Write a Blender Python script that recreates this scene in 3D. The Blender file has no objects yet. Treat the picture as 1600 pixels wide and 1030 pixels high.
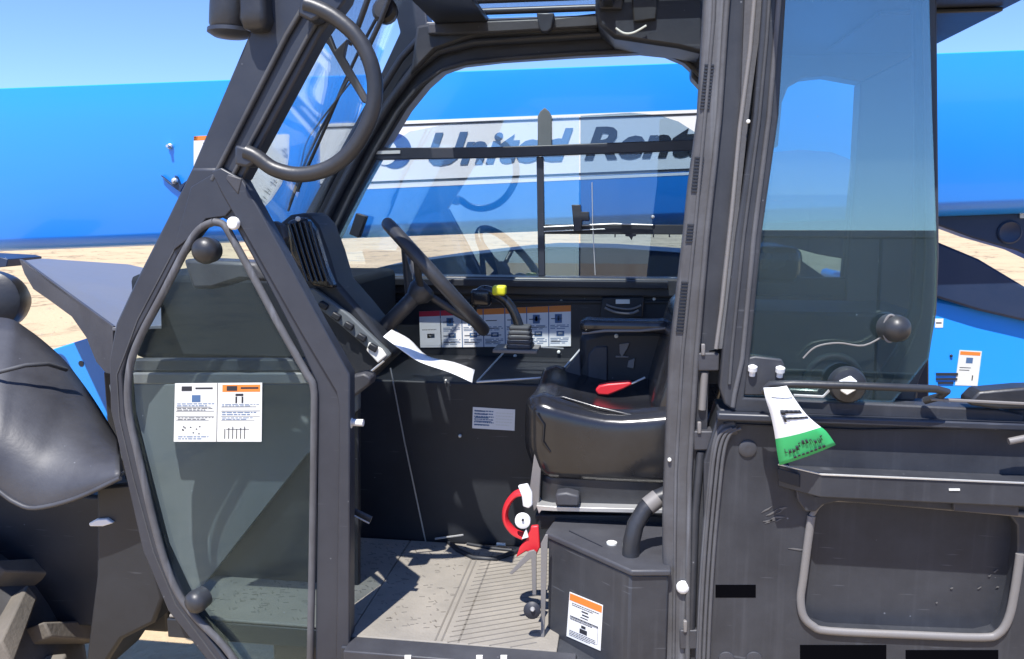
import bpy, bmesh, math, random
from math import radians, sin, cos, pi, sqrt, atan2
from mathutils import Vector, Matrix, Euler
random.seed(7)
S = bpy.context.scene
C = S.collection
# ------------------------------------------------------------------ camera
W, H, F = 1600.0, 1030.0, 1256.0
CAM = Vector((0, -1.8, 1.95))
ROT = Euler((radians(90-8.4), 0, radians(8)), 'XYZ')
cd = bpy.data.cameras.new('camera'); cam = bpy.data.objects.new('camera', cd); C.objects.link(cam)
cam.location = CAM; cam.rotation_euler = ROT
cd.sensor_width = 36; cd.lens = 36*F/W; cd.clip_end = 2000; cd.clip_start = .02
S.camera = cam
# ------------------------------------------------------------------ light
SUN_EL, SUN_OFF = 64, -12        # degrees above the horizon; degrees to the left of straight behind the viewer
wd = bpy.data.worlds.new('World'); S.world = wd; wd.use_nodes = True
nt = wd.node_tree; bg = nt.nodes['Background']
sky = nt.nodes.new('ShaderNodeTexSky'); sky.sky_type = 'NISHITA'; sky.sun_disc = False
sky.sun_elevation = radians(SUN_EL); sky.sun_rotation = radians(180-SUN_OFF)
sky.altitude = 300; sky.air_density = 1.0; sky.dust_density = 0.3; sky.ozone_density = 2.2
tint = nt.nodes.new('ShaderNodeMix'); tint.data_type = 'RGBA'; tint.blend_type = 'MULTIPLY'; tint.inputs[0].default_value = 1
tint.inputs[7].default_value = (.70, .87, 1.30, 1)
nt.links.new(sky.outputs[0], tint.inputs[6]); nt.links.new(tint.outputs[2], bg.inputs[0]); bg.inputs[1].default_value = 0.115
sl = bpy.data.lights.new('sun', 'SUN'); sl.energy = 4.6; sl.angle = radians(.5); sl.color = (1, .965, .92)
so = bpy.data.objects.new('sun', sl); C.objects.link(so)
az = radians(SUN_OFF)
sd = Vector((sin(az)*cos(radians(SUN_EL)), -cos(az)*cos(radians(SUN_EL)), sin(radians(SUN_EL))))   # towards the sun
so.rotation_euler = sd.to_track_quat('Z', 'Y').to_euler()
so.location = (0, -6, 12)
S.view_settings.view_transform = 'Standard'; S.view_settings.look = 'None'
S.view_settings.gamma = 1; S.view_settings.use_curve_mapping = False
S.view_settings.exposure = 0.75

# ------------------------------------------------------------------ helpers
RM = ROT.to_matrix()
def P(px, py, Y=None, X=None, Z=None):
    "the point of the plane Y=, X= or Z= that is seen at photo pixel px, py"
    d = RM @ Vector(((px-W/2)/F, -(py-H/2)/F, -1))
    if Y is not None: t = (Y-CAM.y)/d.y
    elif X is not None: t = (X-CAM.x)/d.x
    else: t = (Z-CAM.z)/d.z
    return CAM + d*t
def PP(pts, Y): return [P(a, b, Y) for a, b in pts]
def crs(pts, n=6, closed=False):
    pts = [Vector(p) for p in pts]; N = len(pts); out = []
    rng = range(N) if closed else range(N-1)
    for i in rng:
        if closed: p0, p1, p2, p3 = pts[i-1], pts[i], pts[(i+1) % N], pts[(i+2) % N]
        else: p0, p1, p2, p3 = pts[max(i-1, 0)], pts[i], pts[i+1], pts[min(i+2, N-1)]
        for k in range(n):
            t = k/n
            out.append(.5*((2*p1)+(p2-p0)*t+(2*p0-5*p1+4*p2-p3)*t*t+(3*p1-p0-3*p2+p3)*t**3))
    if not closed: out.append(pts[-1])
    return out
def finish(name, bm, mat, parent=None, bev=0, smooth=35, seg=2):
    bmesh.ops.recalc_face_normals(bm, faces=bm.faces)
    me = bpy.data.meshes.new(name); bm.to_mesh(me); bm.free()
    mats = mat if isinstance(mat, (list, tuple)) else [mat]
    for m in mats: me.materials.append(m)
    if smooth:
        for p in me.polygons: p.use_smooth = True
        me.set_sharp_from_angle(angle=radians(smooth))
    o = bpy.data.objects.new(name, me); C.objects.link(o)
    if parent: o.parent = parent
    if bev:
        b = o.modifiers.new('bevel', 'BEVEL'); b.width = bev; b.segments = seg; b.limit_method = 'ANGLE'; b.angle_limit = radians(40)
        b.harden_normals = False
    return o
def add_prism(bm, front, vec, mi=0):
    vec = Vector(vec)
    a = [bm.verts.new(p) for p in front]; b = [bm.verts.new(Vector(p)+vec) for p in front]
    n = len(a); fs = [bm.faces.new(a), bm.faces.new(list(reversed(b)))]
    for i in range(n): fs.append(bm.faces.new((a[i], b[i], b[(i+1) % n], a[(i+1) % n])))
    for f in fs: f.material_index = mi
def prism3(name, front, vec, mat, parent=None, bev=.003, smooth=35):
    bm = bmesh.new(); add_prism(bm, front, vec); return finish(name, bm, mat, parent, bev, smooth)
def prism(name, pts, Y, t, mat, parent=None, bev=.003, smooth=35):
    return prism3(name, PP(pts, Y), (0, t, 0), mat, parent, bev, smooth)
def box(name, x0, x1, y0, y1, z0, z1, mat, parent=None, bev=.003):
    return prism3(name, [(x0, y0, z0), (x1, y0, z0), (x1, y0, z1), (x0, y0, z1)], (0, y1-y0, 0), mat, parent, bev)
def pbox(name, px0, py0, px1, py1, Y, t, mat, parent=None, bev=.003):
    return prism(name, [(px0, py0), (px1, py0), (px1, py1), (px0, py1)], Y, t, mat, parent, bev)
def ring3(name, outer, inner, vec, mat, parent=None, bev=.003):
    bm = bmesh.new(); vec = Vector(vec)
    o1 = [bm.verts.new(p) for p in outer]; i1 = [bm.verts.new(p) for p in inner]
    o2 = [bm.verts.new(Vector(p)+vec) for p in outer]; i2 = [bm.verts.new(Vector(p)+vec) for p in inner]
    n = len(o1)
    for i in range(n):
        j = (i+1) % n
        bm.faces.new((o1[i], o1[j], i1[j], i1[i])); bm.faces.new((o2[i], i2[i], i2[j], o2[j]))
        bm.faces.new((o1[i], o2[i], o2[j], o1[j])); bm.faces.new((i1[i], i1[j], i2[j], i2[i]))
    return finish(name, bm, mat, parent, bev)
def offs(pts, w, closed):
    "offset a path lying in an XZ plane by w to its left"
    out = []; N = len(pts)
    for i, p in enumerate(pts):
        a = pts[i-1] if (closed or i > 0) else None
        b = pts[(i+1) % N] if (closed or i < N-1) else None
        ds = []
        if a is not None: ds.append((p-a).normalized())
        if b is not None: ds.append((b-p).normalized())
        ns = [Vector((-d.z, 0, d.x)) for d in ds]
        n = sum(ns, Vector()); n.normalize()
        k = 1/max(.4, n.dot(ns[0]))
        out.append(p+n*w*k)
    return out
def band(name, pts3, w, t, mat, parent=None, closed=False, bev=.003):
    a = offs(pts3, w/2, closed); b = offs(pts3, -w/2, closed)
    if closed: return ring3(name, a, b, (0, t, 0), mat, parent, bev)
    bm = bmesh.new(); v = Vector((0, t, 0)); n = len(a)
    A = [bm.verts.new(p) for p in a]; B = [bm.verts.new(p) for p in b]
    A2 = [bm.verts.new(p+v) for p in a]; B2 = [bm.verts.new(p+v) for p in b]
    for i in range(n-1):
        bm.faces.new((A[i], A[i+1], B[i+1], B[i])); bm.faces.new((A2[i], B2[i], B2[i+1], A2[i+1]))
        bm.faces.new((A[i], A2[i], A2[i+1], A[i+1])); bm.faces.new((B[i], B[i+1], B2[i+1], B2[i]))
    bm.faces.new((A[0], B[0], B2[0], A2[0])); bm.faces.new((A[-1], A2[-1], B2[-1], B[-1]))
    return finish(name, bm, mat, parent, bev)
def add_tube(bm, pts, r, seg=10, closed=False, sq=1.0, mi=0):
    pts = [Vector(p) for p in pts]; n = len(pts); rings = []
    rr = r if isinstance(r, (list, tuple)) else [r]*n
    up = Vector((0, 1, 0)); t0 = (pts[1]-pts[0]).normalized()
    if abs(up.dot(t0)) > .9: up = Vector((0, 0, 1))
    for i, p in enumerate(pts):
        a = pts[i-1] if (closed or i > 0) else p
        b = pts[(i+1) % n] if (closed or i < n-1) else p
        t = (b-a).normalized(); s = t.cross(up).normalized(); u = s.cross(t).normalized(); up = u
        rings.append([bm.verts.new(p+(s*cos(2*pi*k/seg)+u*sin(2*pi*k/seg)*sq)*rr[i]) for k in range(seg)])
    m = n if closed else n-1
    for i in range(m):
        A, B = rings[i], rings[(i+1) % n]
        for k in range(seg):
            f = bm.faces.new((A[k], A[(k+1) % seg], B[(k+1) % seg], B[k])); f.material_index = mi
    if not closed:
        bm.faces.new(rings[0]).material_index = mi; bm.faces.new(list(reversed(rings[-1]))).material_index = mi
def tube(name, pts, r, mat, parent=None, seg=12, closed=False, sq=1.0):
    bm = bmesh.new(); add_tube(bm, pts, r, seg, closed, sq); return finish(name, bm, mat, parent, 0, 50)
def add_lathe(bm, o, ax, prof, seg=20, mi=0):
    "prof: (distance along ax, radius)"
    ax = Vector(ax).normalized(); s = ax.orthogonal().normalized(); u = ax.cross(s); o = Vector(o); R = []
    for d, r in prof:
        R.append([bm.verts.new(o+ax*d+(s*cos(2*pi*k/seg)+u*sin(2*pi*k/seg))*max(r, 1e-4)) for k in range(seg)])
    for A, B in zip(R, R[1:]):
        for k in range(seg): bm.faces.new((A[k], A[(k+1) % seg], B[(k+1) % seg], B[k])).material_index = mi
    bm.faces.new(R[0]).material_index = mi; bm.faces.new(list(reversed(R[-1]))).material_index = mi
def lathe(name, o, ax, prof, mat, parent=None, seg=20, bev=0):
    bm = bmesh.new(); add_lathe(bm, o, ax, prof, seg); return finish(name, bm, mat, parent, bev, 40)
def bolt(px, py, Y, r, mat, parent, name='bolt', h=.008):
    return lathe(name, P(px, py, Y), (0, -1, 0), [(0, r), (h*.5, r), (h*.85, r*.8), (h, r*.35)], mat, parent, 12)
def rbox(name, x0, x1, y0, y1, z0, z1, r, mat, parent=None, fn=None):
    bm = bmesh.new(); bmesh.ops.create_cube(bm, size=1)
    for v in bm.verts: v.co = Vector((x0+(v.co.x+.5)*(x1-x0), y0+(v.co.y+.5)*(y1-y0), z0+(v.co.z+.5)*(z1-z0)))
    bmesh.ops.subdivide_edges(bm, edges=bm.edges[:], cuts=5, use_grid_fill=True)
    for v in bm.verts:
        c = v.co.copy(); q = Vector((min(max(c.x, x0+r), x1-r), min(max(c.y, y0+r), y1-r), min(max(c.z, z0+r), z1-r)))
        d = c-q
        if d.length > 1e-6: v.co = q+d.normalized()*r
    bmesh.ops.subdivide_edges(bm, edges=bm.edges[:], cuts=1, use_grid_fill=True, smooth=.7)
    if fn:
        for v in bm.verts: v.co = fn(v.co.copy())
    return finish(name, bm, mat, parent, 0, 80)
def empty(name, loc=(0, 0, 0), parent=None):
    o = bpy.data.objects.new(name, None); C.objects.link(o); o.location = loc; o.empty_display_size = .1
    if parent: o.parent = parent
    return o
def tag(o, label=None, cat=None, group=None, kind=None):
    for k, v in (('label', label), ('category', cat), ('group', group), ('kind', kind)):
        if v: o[k] = v
    return o
# flat printed sheets -----------------------------------------------------
def sheet(name, corners, Y, parent, items, base, thick=.0015, texts=(), bend=None):
    "corners TL TR BR BL in pixels on plane Y; items (u0,v0,u1,v1,mat); v runs down"
    q = [P(a, b, Y) for a, b in corners]
    def at(u, v, h=0):
        p = (q[0]*(1-u)+q[1]*u)*(1-v)+(q[3]*(1-u)+q[2]*u)*v
        return p+Vector((0, -h, 0))
    mats = [base]; bm = bmesh.new()
    add_prism(bm, [at(0, 0, thick), at(1, 0, thick), at(1, 1, thick), at(0, 1, thick)], (0, thick, 0))
    for it in items:
        u0, v0, u1, v1, m = it[:5]
        if m not in mats: mats.append(m)
        h = thick+(.0004 if len(it) < 6 else .0008)
        f = bm.faces.new([bm.verts.new(at(*c, h)) for c in ((u0, v0), (u1, v0), (u1, v1), (u0, v1))])
        f.material_index = mats.index(m)
    return finish(name, bm, mats, parent, 0, 0)
wr = random.Random(11)
def words(u0, u1, v0, v1, rows, m, fill=.8):
    "rows of small printed words"
    out = []
    for r_ in range(rows):
        v = v0+(v1-v0)*(r_+.2)/rows; h = (v1-v0)/rows*.42; u = u0; end = u1 if r_ < rows-1 else u0+(u1-u0)*fill
        while u < end:
            w = wr.uniform(.02, .07); w = min(w, end-u)
            if w > .008: out.append((u, v, u+w, v+h, m))
            u += w+.011
    return out
def text_mesh(name, s, corners, Y, mat, parent, shear=.25, h=.0016, off=.03, thick=.0):
    cu = bpy.data.curves.new(name, 'FONT'); cu.body = s; cu.shear = shear; cu.offset = off; cu.resolution_u = 3
    tmp = bpy.data.objects.new(name, cu); C.objects.link(tmp)
    dg = bpy.context.evaluated_depsgraph_get(); me = bpy.data.meshes.new_from_object(tmp.evaluated_get(dg))
    bpy.data.objects.remove(tmp)
    xs = [v.co.x for v in me.vertices]; ys = [v.co.y for v in me.vertices]
    x0, x1, y0, y1 = min(xs), max(xs), min(ys), max(ys)
    q = [P(a, b, Y) for a, b in corners]
    for v in me.vertices:
        u = (v.co.x-x0)/(x1-x0); w = 1-(v.co.y-y0)/(y1-y0)
        v.co = (q[0]*(1-u)+q[1]*u)*(1-w)+(q[3]*(1-u)+q[2]*u)*w+Vector((0, -h, 0))
    me.materials.clear(); me.materials.append(mat)
    o = bpy.data.objects.new(name, me); C.objects.link(o); o.parent = parent
    return o
# ------------------------------------------------------------------ materials
def new_mat(name):
    m = bpy.data.materials.new(name); m.use_nodes = True; return m, m.node_tree, m.node_tree.nodes['Principled BSDF']
def paint(name, col, rough=.45, metal=0, dust=.15, dcol=(.18, .19, .21), scale=6, bump=.12, specks=0, coat=0, spec=.5, streak=0, scratch=0):
    m, t, b = new_mat(name); N = t.nodes; L = t.links
    tc = N.new('ShaderNodeTexCoord')
    mp = N.new('ShaderNodeMapping'); L.new(tc.outputs['Object'], mp.inputs[0])
    n1 = N.new('ShaderNodeTexNoise'); n1.inputs['Scale'].default_value = scale; n1.inputs['Detail'].default_value = 8; n1.inputs['Roughness'].default_value = .65
    n2 = N.new('ShaderNodeTexNoise'); n2.inputs['Scale'].default_value = scale*14; n2.inputs['Detail'].default_value = 4
    for n in (n1, n2): L.new(mp.outputs[0], n.inputs['Vector'])
    rp = N.new('ShaderNodeMapRange'); rp.inputs[1].default_value = .35; rp.inputs[2].default_value = .8; rp.inputs[3].default_value = dust*.25; rp.inputs[4].default_value = dust*1.6
    L.new(n1.outputs[0], rp.inputs[0])
    fac = rp.outputs[0]
    if streak:
        mp2 = N.new('ShaderNodeMapping'); mp2.inputs['Scale'].default_value = (60, 60, 2.5); L.new(tc.outputs['Object'], mp2.inputs[0])
        n3 = N.new('ShaderNodeTexNoise'); n3.inputs['Scale'].default_value = 1; n3.inputs['Detail'].default_value = 3; L.new(mp2.outputs[0], n3.inputs['Vector'])
        r3 = N.new('ShaderNodeMapRange'); r3.inputs[1].default_value = .55; r3.inputs[2].default_value = .75; r3.inputs[3].default_value = 0; r3.inputs[4].default_value = streak; L.new(n3.outputs[0], r3.inputs[0])
        ad = N.new('ShaderNodeMath'); ad.operation = 'ADD'; L.new(fac, ad.inputs[0]); L.new(r3.outputs[0], ad.inputs[1]); fac = ad.outputs[0]
    if specks:
        vo = N.new('ShaderNodeTexVoronoi'); vo.inputs['Scale'].default_value = 38; L.new(mp.outputs[0], vo.inputs['Vector'])
        r4 = N.new('ShaderNodeMapRange'); r4.inputs[1].default_value = .05; r4.inputs[2].default_value = .085; r4.inputs[3].default_value = specks; r4.inputs[4].default_value = 0; L.new(vo.outputs['Distance'], r4.inputs[0])
        wn = N.new('ShaderNodeMath'); wn.operation = 'GREATER_THAN'; wn.inputs[1].default_value = .86
        sp = N.new('ShaderNodeSeparateColor'); L.new(vo.outputs['Color'], sp.inputs[0]); L.new(sp.outputs[0], wn.inputs[0])
        mu = N.new('ShaderNodeMath'); mu.operation = 'MULTIPLY'; L.new(r4.outputs[0], mu.inputs[0]); L.new(wn.outputs[0], mu.inputs[1])
        ad = N.new('ShaderNodeMath'); ad.operation = 'ADD'; ad.use_clamp = True; L.new(fac, ad.inputs[0]); L.new(mu.outputs[0], ad.inputs[1]); fac = ad.outputs[0]
    if scratch:
        mp5 = N.new('ShaderNodeMapping'); mp5.inputs['Rotation'].default_value = (0, .5, 0); mp5.inputs['Scale'].default_value = (9, 9, 120); L.new(tc.outputs['Object'], mp5.inputs[0])
        n5 = N.new('ShaderNodeTexNoise'); n5.inputs['Scale'].default_value = 1; n5.inputs['Detail'].default_value = 2; L.new(mp5.outputs[0], n5.inputs['Vector'])
        r5 = N.new('ShaderNodeMapRange'); r5.inputs[1].default_value = .70; r5.inputs[2].default_value = .74; r5.inputs[3].default_value = 0; r5.inputs[4].default_value = scratch; L.new(n5.outputs[0], r5.inputs[0])
        ad = N.new('ShaderNodeMath'); ad.operation = 'ADD'; ad.use_clamp = True; L.new(fac, ad.inputs[0]); L.new(r5.outputs[0], ad.inputs[1]); fac = ad.outputs[0]
    mx = N.new('ShaderNodeMix'); mx.data_type = 'RGBA'
    mx.inputs[6].default_value = (*col, 1); mx.inputs[7].default_value = (*dcol, 1); L.new(fac, mx.inputs[0]); L.new(mx.outputs[2], b.inputs['Base Color'])
    rr = N.new('ShaderNodeMapRange'); rr.inputs[3].default_value = rough*.85; rr.inputs[4].default_value = min(1, rough*1.25); L.new(n1.outputs[0], rr.inputs[0]); L.new(rr.outputs[0], b.inputs['Roughness'])
    b.inputs['Metallic'].default_value = metal; b.inputs['Coat Weight'].default_value = coat; b.inputs['Specular IOR Level'].default_value = spec; b.inputs['Coat Roughness'].default_value = .08
    if bump:
        bp = N.new('ShaderNodeBump'); bp.inputs['Strength'].default_value = bump; bp.inputs['Distance'].default_value = .002; L.new(n2.outputs[0], bp.inputs['Height']); L.new(bp.outputs[0], b.inputs['Normal'])
    return m
def glass(name, tint, haze=.1, hcol=(.5, .6, .62), refl=.06, rough=.0, dust=.5, gcol=(1, 1, 1)):
    m, t, b = new_mat(name); N = t.nodes; L = t.links; N.remove(b); out = N['Material Output']
    tr = N.new('ShaderNodeBsdfTransparent'); tr.inputs[0].default_value = (*tint, 1)
    df = N.new('ShaderNodeBsdfDiffuse'); df.inputs[0].default_value = (*hcol, 1)
    tl = N.new('ShaderNodeBsdfTranslucent'); tl.inputs[0].default_value = (*hcol, 1)
    md = N.new('ShaderNodeMixShader'); md.inputs[0].default_value = .35; L.new(df.outputs[0], md.inputs[1]); L.new(tl.outputs[0], md.inputs[2])
    gl = N.new('ShaderNodeBsdfGlossy'); gl.inputs['Roughness'].default_value = rough; gl.inputs[0].default_value = (*gcol, 1)
    tc = N.new('ShaderNodeTexCoord')
    n1 = N.new('ShaderNodeTexNoise'); n1.inputs['Scale'].default_value = 3; n1.inputs['Detail'].default_value = 8; L.new(tc.outputs['Object'], n1.inputs['Vector'])
    n2 = N.new('ShaderNodeTexNoise'); n2.inputs['Scale'].default_value = 160; n2.inputs['Detail'].default_value = 2; L.new(tc.outputs['Object'], n2.inputs['Vector'])
    ad = N.new('ShaderNodeMath'); ad.operation = 'MULTIPLY_ADD'; L.new(n1.outputs[0], ad.inputs[0]); ad.inputs[1].default_value = 1.0
    mm = N.new('ShaderNodeMath'); mm.operation = 'MULTIPLY'; mm.inputs[1].default_value = .3; L.new(n2.outputs[0], mm.inputs[0]); L.new(mm.outputs[0], ad.inputs[2])
    r = N.new('ShaderNodeMapRange'); r.inputs[1].default_value = .4; r.inputs[2].default_value = .95; r.inputs[3].default_value = haze*(1-dust); r.inputs[4].default_value = haze*(1+dust); L.new(ad.outputs[0], r.inputs[0])
    vo = N.new('ShaderNodeTexVoronoi'); vo.inputs['Scale'].default_value = 55; L.new(tc.outputs['Object'], vo.inputs['Vector'])
    r4 = N.new('ShaderNodeMapRange'); r4.inputs[1].default_value = .05; r4.inputs[2].default_value = .09; r4.inputs[3].default_value = .75; r4.inputs[4].default_value = 0; L.new(vo.outputs['Distance'], r4.inputs[0])
    sp = N.new('ShaderNodeSeparateColor'); L.new(vo.outputs['Color'], sp.inputs[0])
    wn = N.new('ShaderNodeMath'); wn.operation = 'GREATER_THAN'; wn.inputs[1].default_value = .93; L.new(sp.outputs[0], wn.inputs[0])
    mu = N.new('ShaderNodeMath'); mu.operation = 'MULTIPLY'; L.new(r4.outputs[0], mu.inputs[0]); L.new(wn.outputs[0], mu.inputs[1])
    a2 = N.new('ShaderNodeMath'); a2.operation = 'ADD'; a2.use_clamp = True; L.new(r.outputs[0], a2.inputs[0]); L.new(mu.outputs[0], a2.inputs[1])
    m1 = N.new('ShaderNodeMixShader'); L.new(a2.outputs[0], m1.inputs[0]); L.new(tr.outputs[0], m1.inputs[1]); L.new(md.outputs[0], m1.inputs[2])
    lw = N.new('ShaderNodeLayerWeight'); lw.inputs[0].default_value = .35
    fr = N.new('ShaderNodeMath'); fr.operation = 'MULTIPLY_ADD'; fr.use_clamp = True; L.new(lw.outputs['Fresnel'], fr.inputs[0]); fr.inputs[1].default_value = .5; fr.inputs[2].default_value = refl
    m2 = N.new('ShaderNodeMixShader'); L.new(fr.outputs[0], m2.inputs[0]); L.new(m1.outputs[0], m2.inputs[1]); L.new(gl.outputs[0], m2.inputs[2])
    L.new(m2.outputs[0], out.inputs['Surface'])
    return m
M = {}
M['black'] = paint('black_frame_paint', (.022, .026, .037), .40, dust=.08, specks=.5, scratch=.15)
M['black_dusty'] = paint('dusty_black_paint', (.021, .023, .029), .46, dust=.12, specks=.7, streak=.07, scratch=.25)
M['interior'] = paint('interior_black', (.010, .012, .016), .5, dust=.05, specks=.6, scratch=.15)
M['plastic'] = paint('reflection_black', (.017, .018, .021), .4, dust=.10, bump=.25)
M['fender'] = paint('grey_moulded_plastic', (.034, .034, .040), .5, dust=.15, bump=.25, specks=.5)
M['plate'] = paint('added_wall_grey', (.14, .145, .16), .45, dust=.18)
M['vinyl'] = paint('black_vinyl', (.011, .011, .013), .2, dust=.05, bump=.1, spec=.6)
M['rubber'] = paint('black_rubber', (.035, .035, .037), .6, dust=.2, bump=.3)
M['seal'] = paint('dusty_rubber_seal', (.055, .052, .052), .6, dust=.32, streak=.45, bump=.3)
M['trim'] = paint('worn_trim', (.19, .175, .16), .5, dust=.3, bump=.2)
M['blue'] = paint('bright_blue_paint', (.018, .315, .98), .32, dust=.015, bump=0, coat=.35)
M['blue_dark'] = paint('navy_and_shaded_blue', (.012, .028, .07), .4, dust=.05)
M['white'] = paint('white_vinyl_print', (.80, .80, .78), .45, dust=.02, bump=0)
M['cream'] = paint('cream_print', (.74, .74, .68), .5, dust=.05, bump=0)
M['orange'] = paint('orange_print', (.75, .22, .03), .5, dust=.02, bump=0)
M['redprint'] = paint('red_print', (.65, .03, .06), .5, dust=.02, bump=0)
M['ink'] = paint('black_ink', (.02, .022, .03), .5, dust=.0, bump=0)
M['slate'] = paint('slate_and_veiled_ink', (.07, .14, .27), .5, dust=.0, bump=0)
M['navyink'] = paint('navy_ink', (.02, .06, .22), .5, dust=.0, bump=0)
M['green'] = paint('green_print', (.04, .42, .13), .5, dust=0, bump=0)
M['red'] = paint('red_plastic', (.62, .02, .03), .4, dust=.03)
M['yellow'] = paint('yellow_plastic', (.80, .72, .02), .4, dust=.02)
M['steel'] = paint('bright_steel_and_highlight', (.62, .62, .60), .35, metal=.6, dust=.15)
M['whiteplas_and_highlight'] = paint('white_plastic_and_highlight', (.78, .78, .76), .4, dust=.03)
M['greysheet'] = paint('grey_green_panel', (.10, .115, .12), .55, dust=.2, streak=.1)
M['glass'] = glass('windscreen_glass', (.93, .97, .98), .03, refl=.02)
M['glass_front'] = glass('dusty_green_glass', (.84, .90, .91), .024, (.36, .43, .46), refl=-.01, gcol=(.6, .75, .8))
M['glass_door'] = glass('reflective_door_glass', (.78, .88, .88), .05, (.36, .47, .48), refl=.16, gcol=(.76, .95, .92))
M['glass_far'] = glass('far_window_glass', (.94, .97, .985), .05, (.40, .62, .78), refl=.09, gcol=(.75, .95, 1))
M['glass_far_dark'] = glass('tinted_sliding_pane', (.62, .72, .80), .03, (.3, .38, .42), refl=.03)
def ground_mat():
    m, t, b = new_mat('pale_cracked_sand'); N = t.nodes; L = t.links
    tc = N.new('ShaderNodeTexCoord'); n1 = N.new('ShaderNodeTexNoise'); n1.inputs['Scale'].default_value = .35; n1.inputs['Detail'].default_value = 10
    n2 = N.new('ShaderNodeTexNoise'); n2.inputs['Scale'].default_value = 12; n2.inputs['Detail'].default_value = 8
    for n in (n1, n2): L.new(tc.outputs['Object'], n.inputs['Vector'])
    n3 = N.new('ShaderNodeTexNoise'); n3.inputs['Scale'].default_value = .9; n3.inputs['Detail'].default_value = 6; L.new(tc.outputs['Object'], n3.inputs['Vector'])
    wz = N.new('ShaderNodeVectorMath'); wz.operation = 'MULTIPLY_ADD'; L.new(n3.outputs['Color'], wz.inputs[0]); wz.inputs[1].default_value = (3.2, 3.2, 3.2); L.new(tc.outputs['Object'], wz.inputs[2])
    vo = N.new('ShaderNodeTexVoronoi'); vo.feature = 'DISTANCE_TO_EDGE'; vo.inputs['Scale'].default_value = .45; L.new(wz.outputs[0], vo.inputs['Vector'])
    r = N.new('ShaderNodeMapRange'); r.inputs[1].default_value = 0; r.inputs[2].default_value = .06; r.inputs[3].default_value = .75; r.inputs[4].default_value = 0; L.new(vo.outputs['Distance'], r.inputs[0])
    pr = N.new('ShaderNodeMapRange'); pr.inputs[1].default_value = .42; pr.inputs[2].default_value = .55; L.new(n1.outputs[0], pr.inputs[0])
    mu = N.new('ShaderNodeMath'); mu.operation = 'MULTIPLY'; L.new(r.outputs[0], mu.inputs[0]); L.new(pr.outputs[0], mu.inputs[1])
    cr = N.new('ShaderNodeMix'); cr.data_type = 'RGBA'; cr.inputs[6].default_value = (.55, .42, .25, 1); cr.inputs[7].default_value = (.45, .335, .20, 1); L.new(n1.outputs[0], cr.inputs[0])
    c2 = N.new('ShaderNodeMix'); c2.data_type = 'RGBA'; L.new(cr.outputs[2], c2.inputs[6]); c2.inputs[7].default_value = (.12, .09, .06, 1); L.new(mu.outputs[0], c2.inputs[0])
    L.new(c2.outputs[2], b.inputs['Base Color']); b.inputs['Roughness'].default_value = .9; b.inputs['Specular IOR Level'].default_value = .2
    bp = N.new('ShaderNodeBump'); bp.inputs['Strength'].default_value = .5; bp.inputs['Distance'].default_value = .05; L.new(n2.outputs[0], bp.inputs['Height']); L.new(bp.outputs[0], b.inputs['Normal'])
    return m
def mat_floor():
    m = paint('dusty_floor_mat', (.20, .185, .16), .85, dust=.5, dcol=(.32, .29, .245), scale=9, bump=.8)
    return m
M['scuff'] = paint('bare_scratch', (.11, .105, .10), .6, dust=.1, bump=0)
M['shade_black'] = paint('slot_shade_black', (.003, .003, .004), 1, dust=0, bump=0, spec=0)  # near-black colour paints the shade inside the body slots
M['soft_black'] = paint('matt_black_trim', (.013, .017, .022), .8, dust=.03, bump=0, spec=.2)
M['sand'] = ground_mat(); M['floor'] = mat_floor()
M['floor_rib'] = paint('floor_mat_groove', (.16, .14, .11), .8, dust=.3)
M['lug'] = paint('dusty_tyre_rubber', (.085, .078, .068), .85, dust=.4, dcol=(.26, .22, .17), bump=.8)
M['tyre'] = paint('tyre_carcass', (.05, .045, .04), .8, dust=.3, bump=.5)

# ------------------------------------------------------------------ setting
bm = bmesh.new()
g = 400
for a, b in ((-1, 1),): pass
vs = [bm.verts.new((x, y, 0)) for x, y in ((-g, -g), (g, -g), (g, g), (-g, g))]; bm.faces.new(vs)
tag(finish('ground', bm, M['sand'], None, 0, 0), kind='structure')

yw = empty('added_reflection_wall', (2.5, -4.2, 0)); tag(yw, 'long plain wall added behind the camera to darken reflections in the cab glass', 'wall')  # added wall, out of view, gives the cab glass something dark to reflect
for i in range(9): box('added_wall_panel', .5+i*1.2, .5+i*1.2+1.185, -4.3, -4.18, 0, 2.05, M['plate'], yw, .01)
box('added_wall_capping', .48, 11.32, -4.33, -4.15, 2.05, 2.1, M['plate'], yw, .01)

gr = random.Random(3); bm = bmesh.new()
for _ in range(1500):
    r = 4+26*gr.random()**1.6; a = radians(gr.uniform(-45, 40)); x, y = r*sin(a), -1.8+r*cos(a)
    if y < 2.3: continue
    s = gr.uniform(.008, .035)*(1+r/30); n = gr.randint(4, 6); vt = bm.verts.new((x, y, s*.7))
    b_ = [bm.verts.new((x+s*cos(2*pi*k/n)*gr.uniform(.6, 1.3), y+s*sin(2*pi*k/n)*gr.uniform(.6, 1.3), -.003)) for k in range(n)]
    for k in range(n): bm.faces.new((b_[k], b_[(k+1) % n], vt))
M['stone'] = paint('dry_clod', (.34, .27, .18), .9, dust=.4, dcol=(.5, .4, .27))
tag(finish('gravel', bm, M['stone'], None, 0, 0), 'small dry clods and stones scattered over the pale sand', 'gravel', kind='stuff')

# ------------------------------------------------------------------ the machine
T = empty('telehandler', (0, .5, 0))
tag(T, 'blue and black telescopic handler with its cab door latched open', 'telehandler')
N0, FAR = -.12, .93        # near side plane of the cab; far wall

# --- boom ---------------------------------------------------------------
BY = 1.5
tl, tr_, bl, br_ = P(-700, 164, BY), P(2300, 52, BY), P(-700, 408, BY), P(2300, 282, BY)
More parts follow.
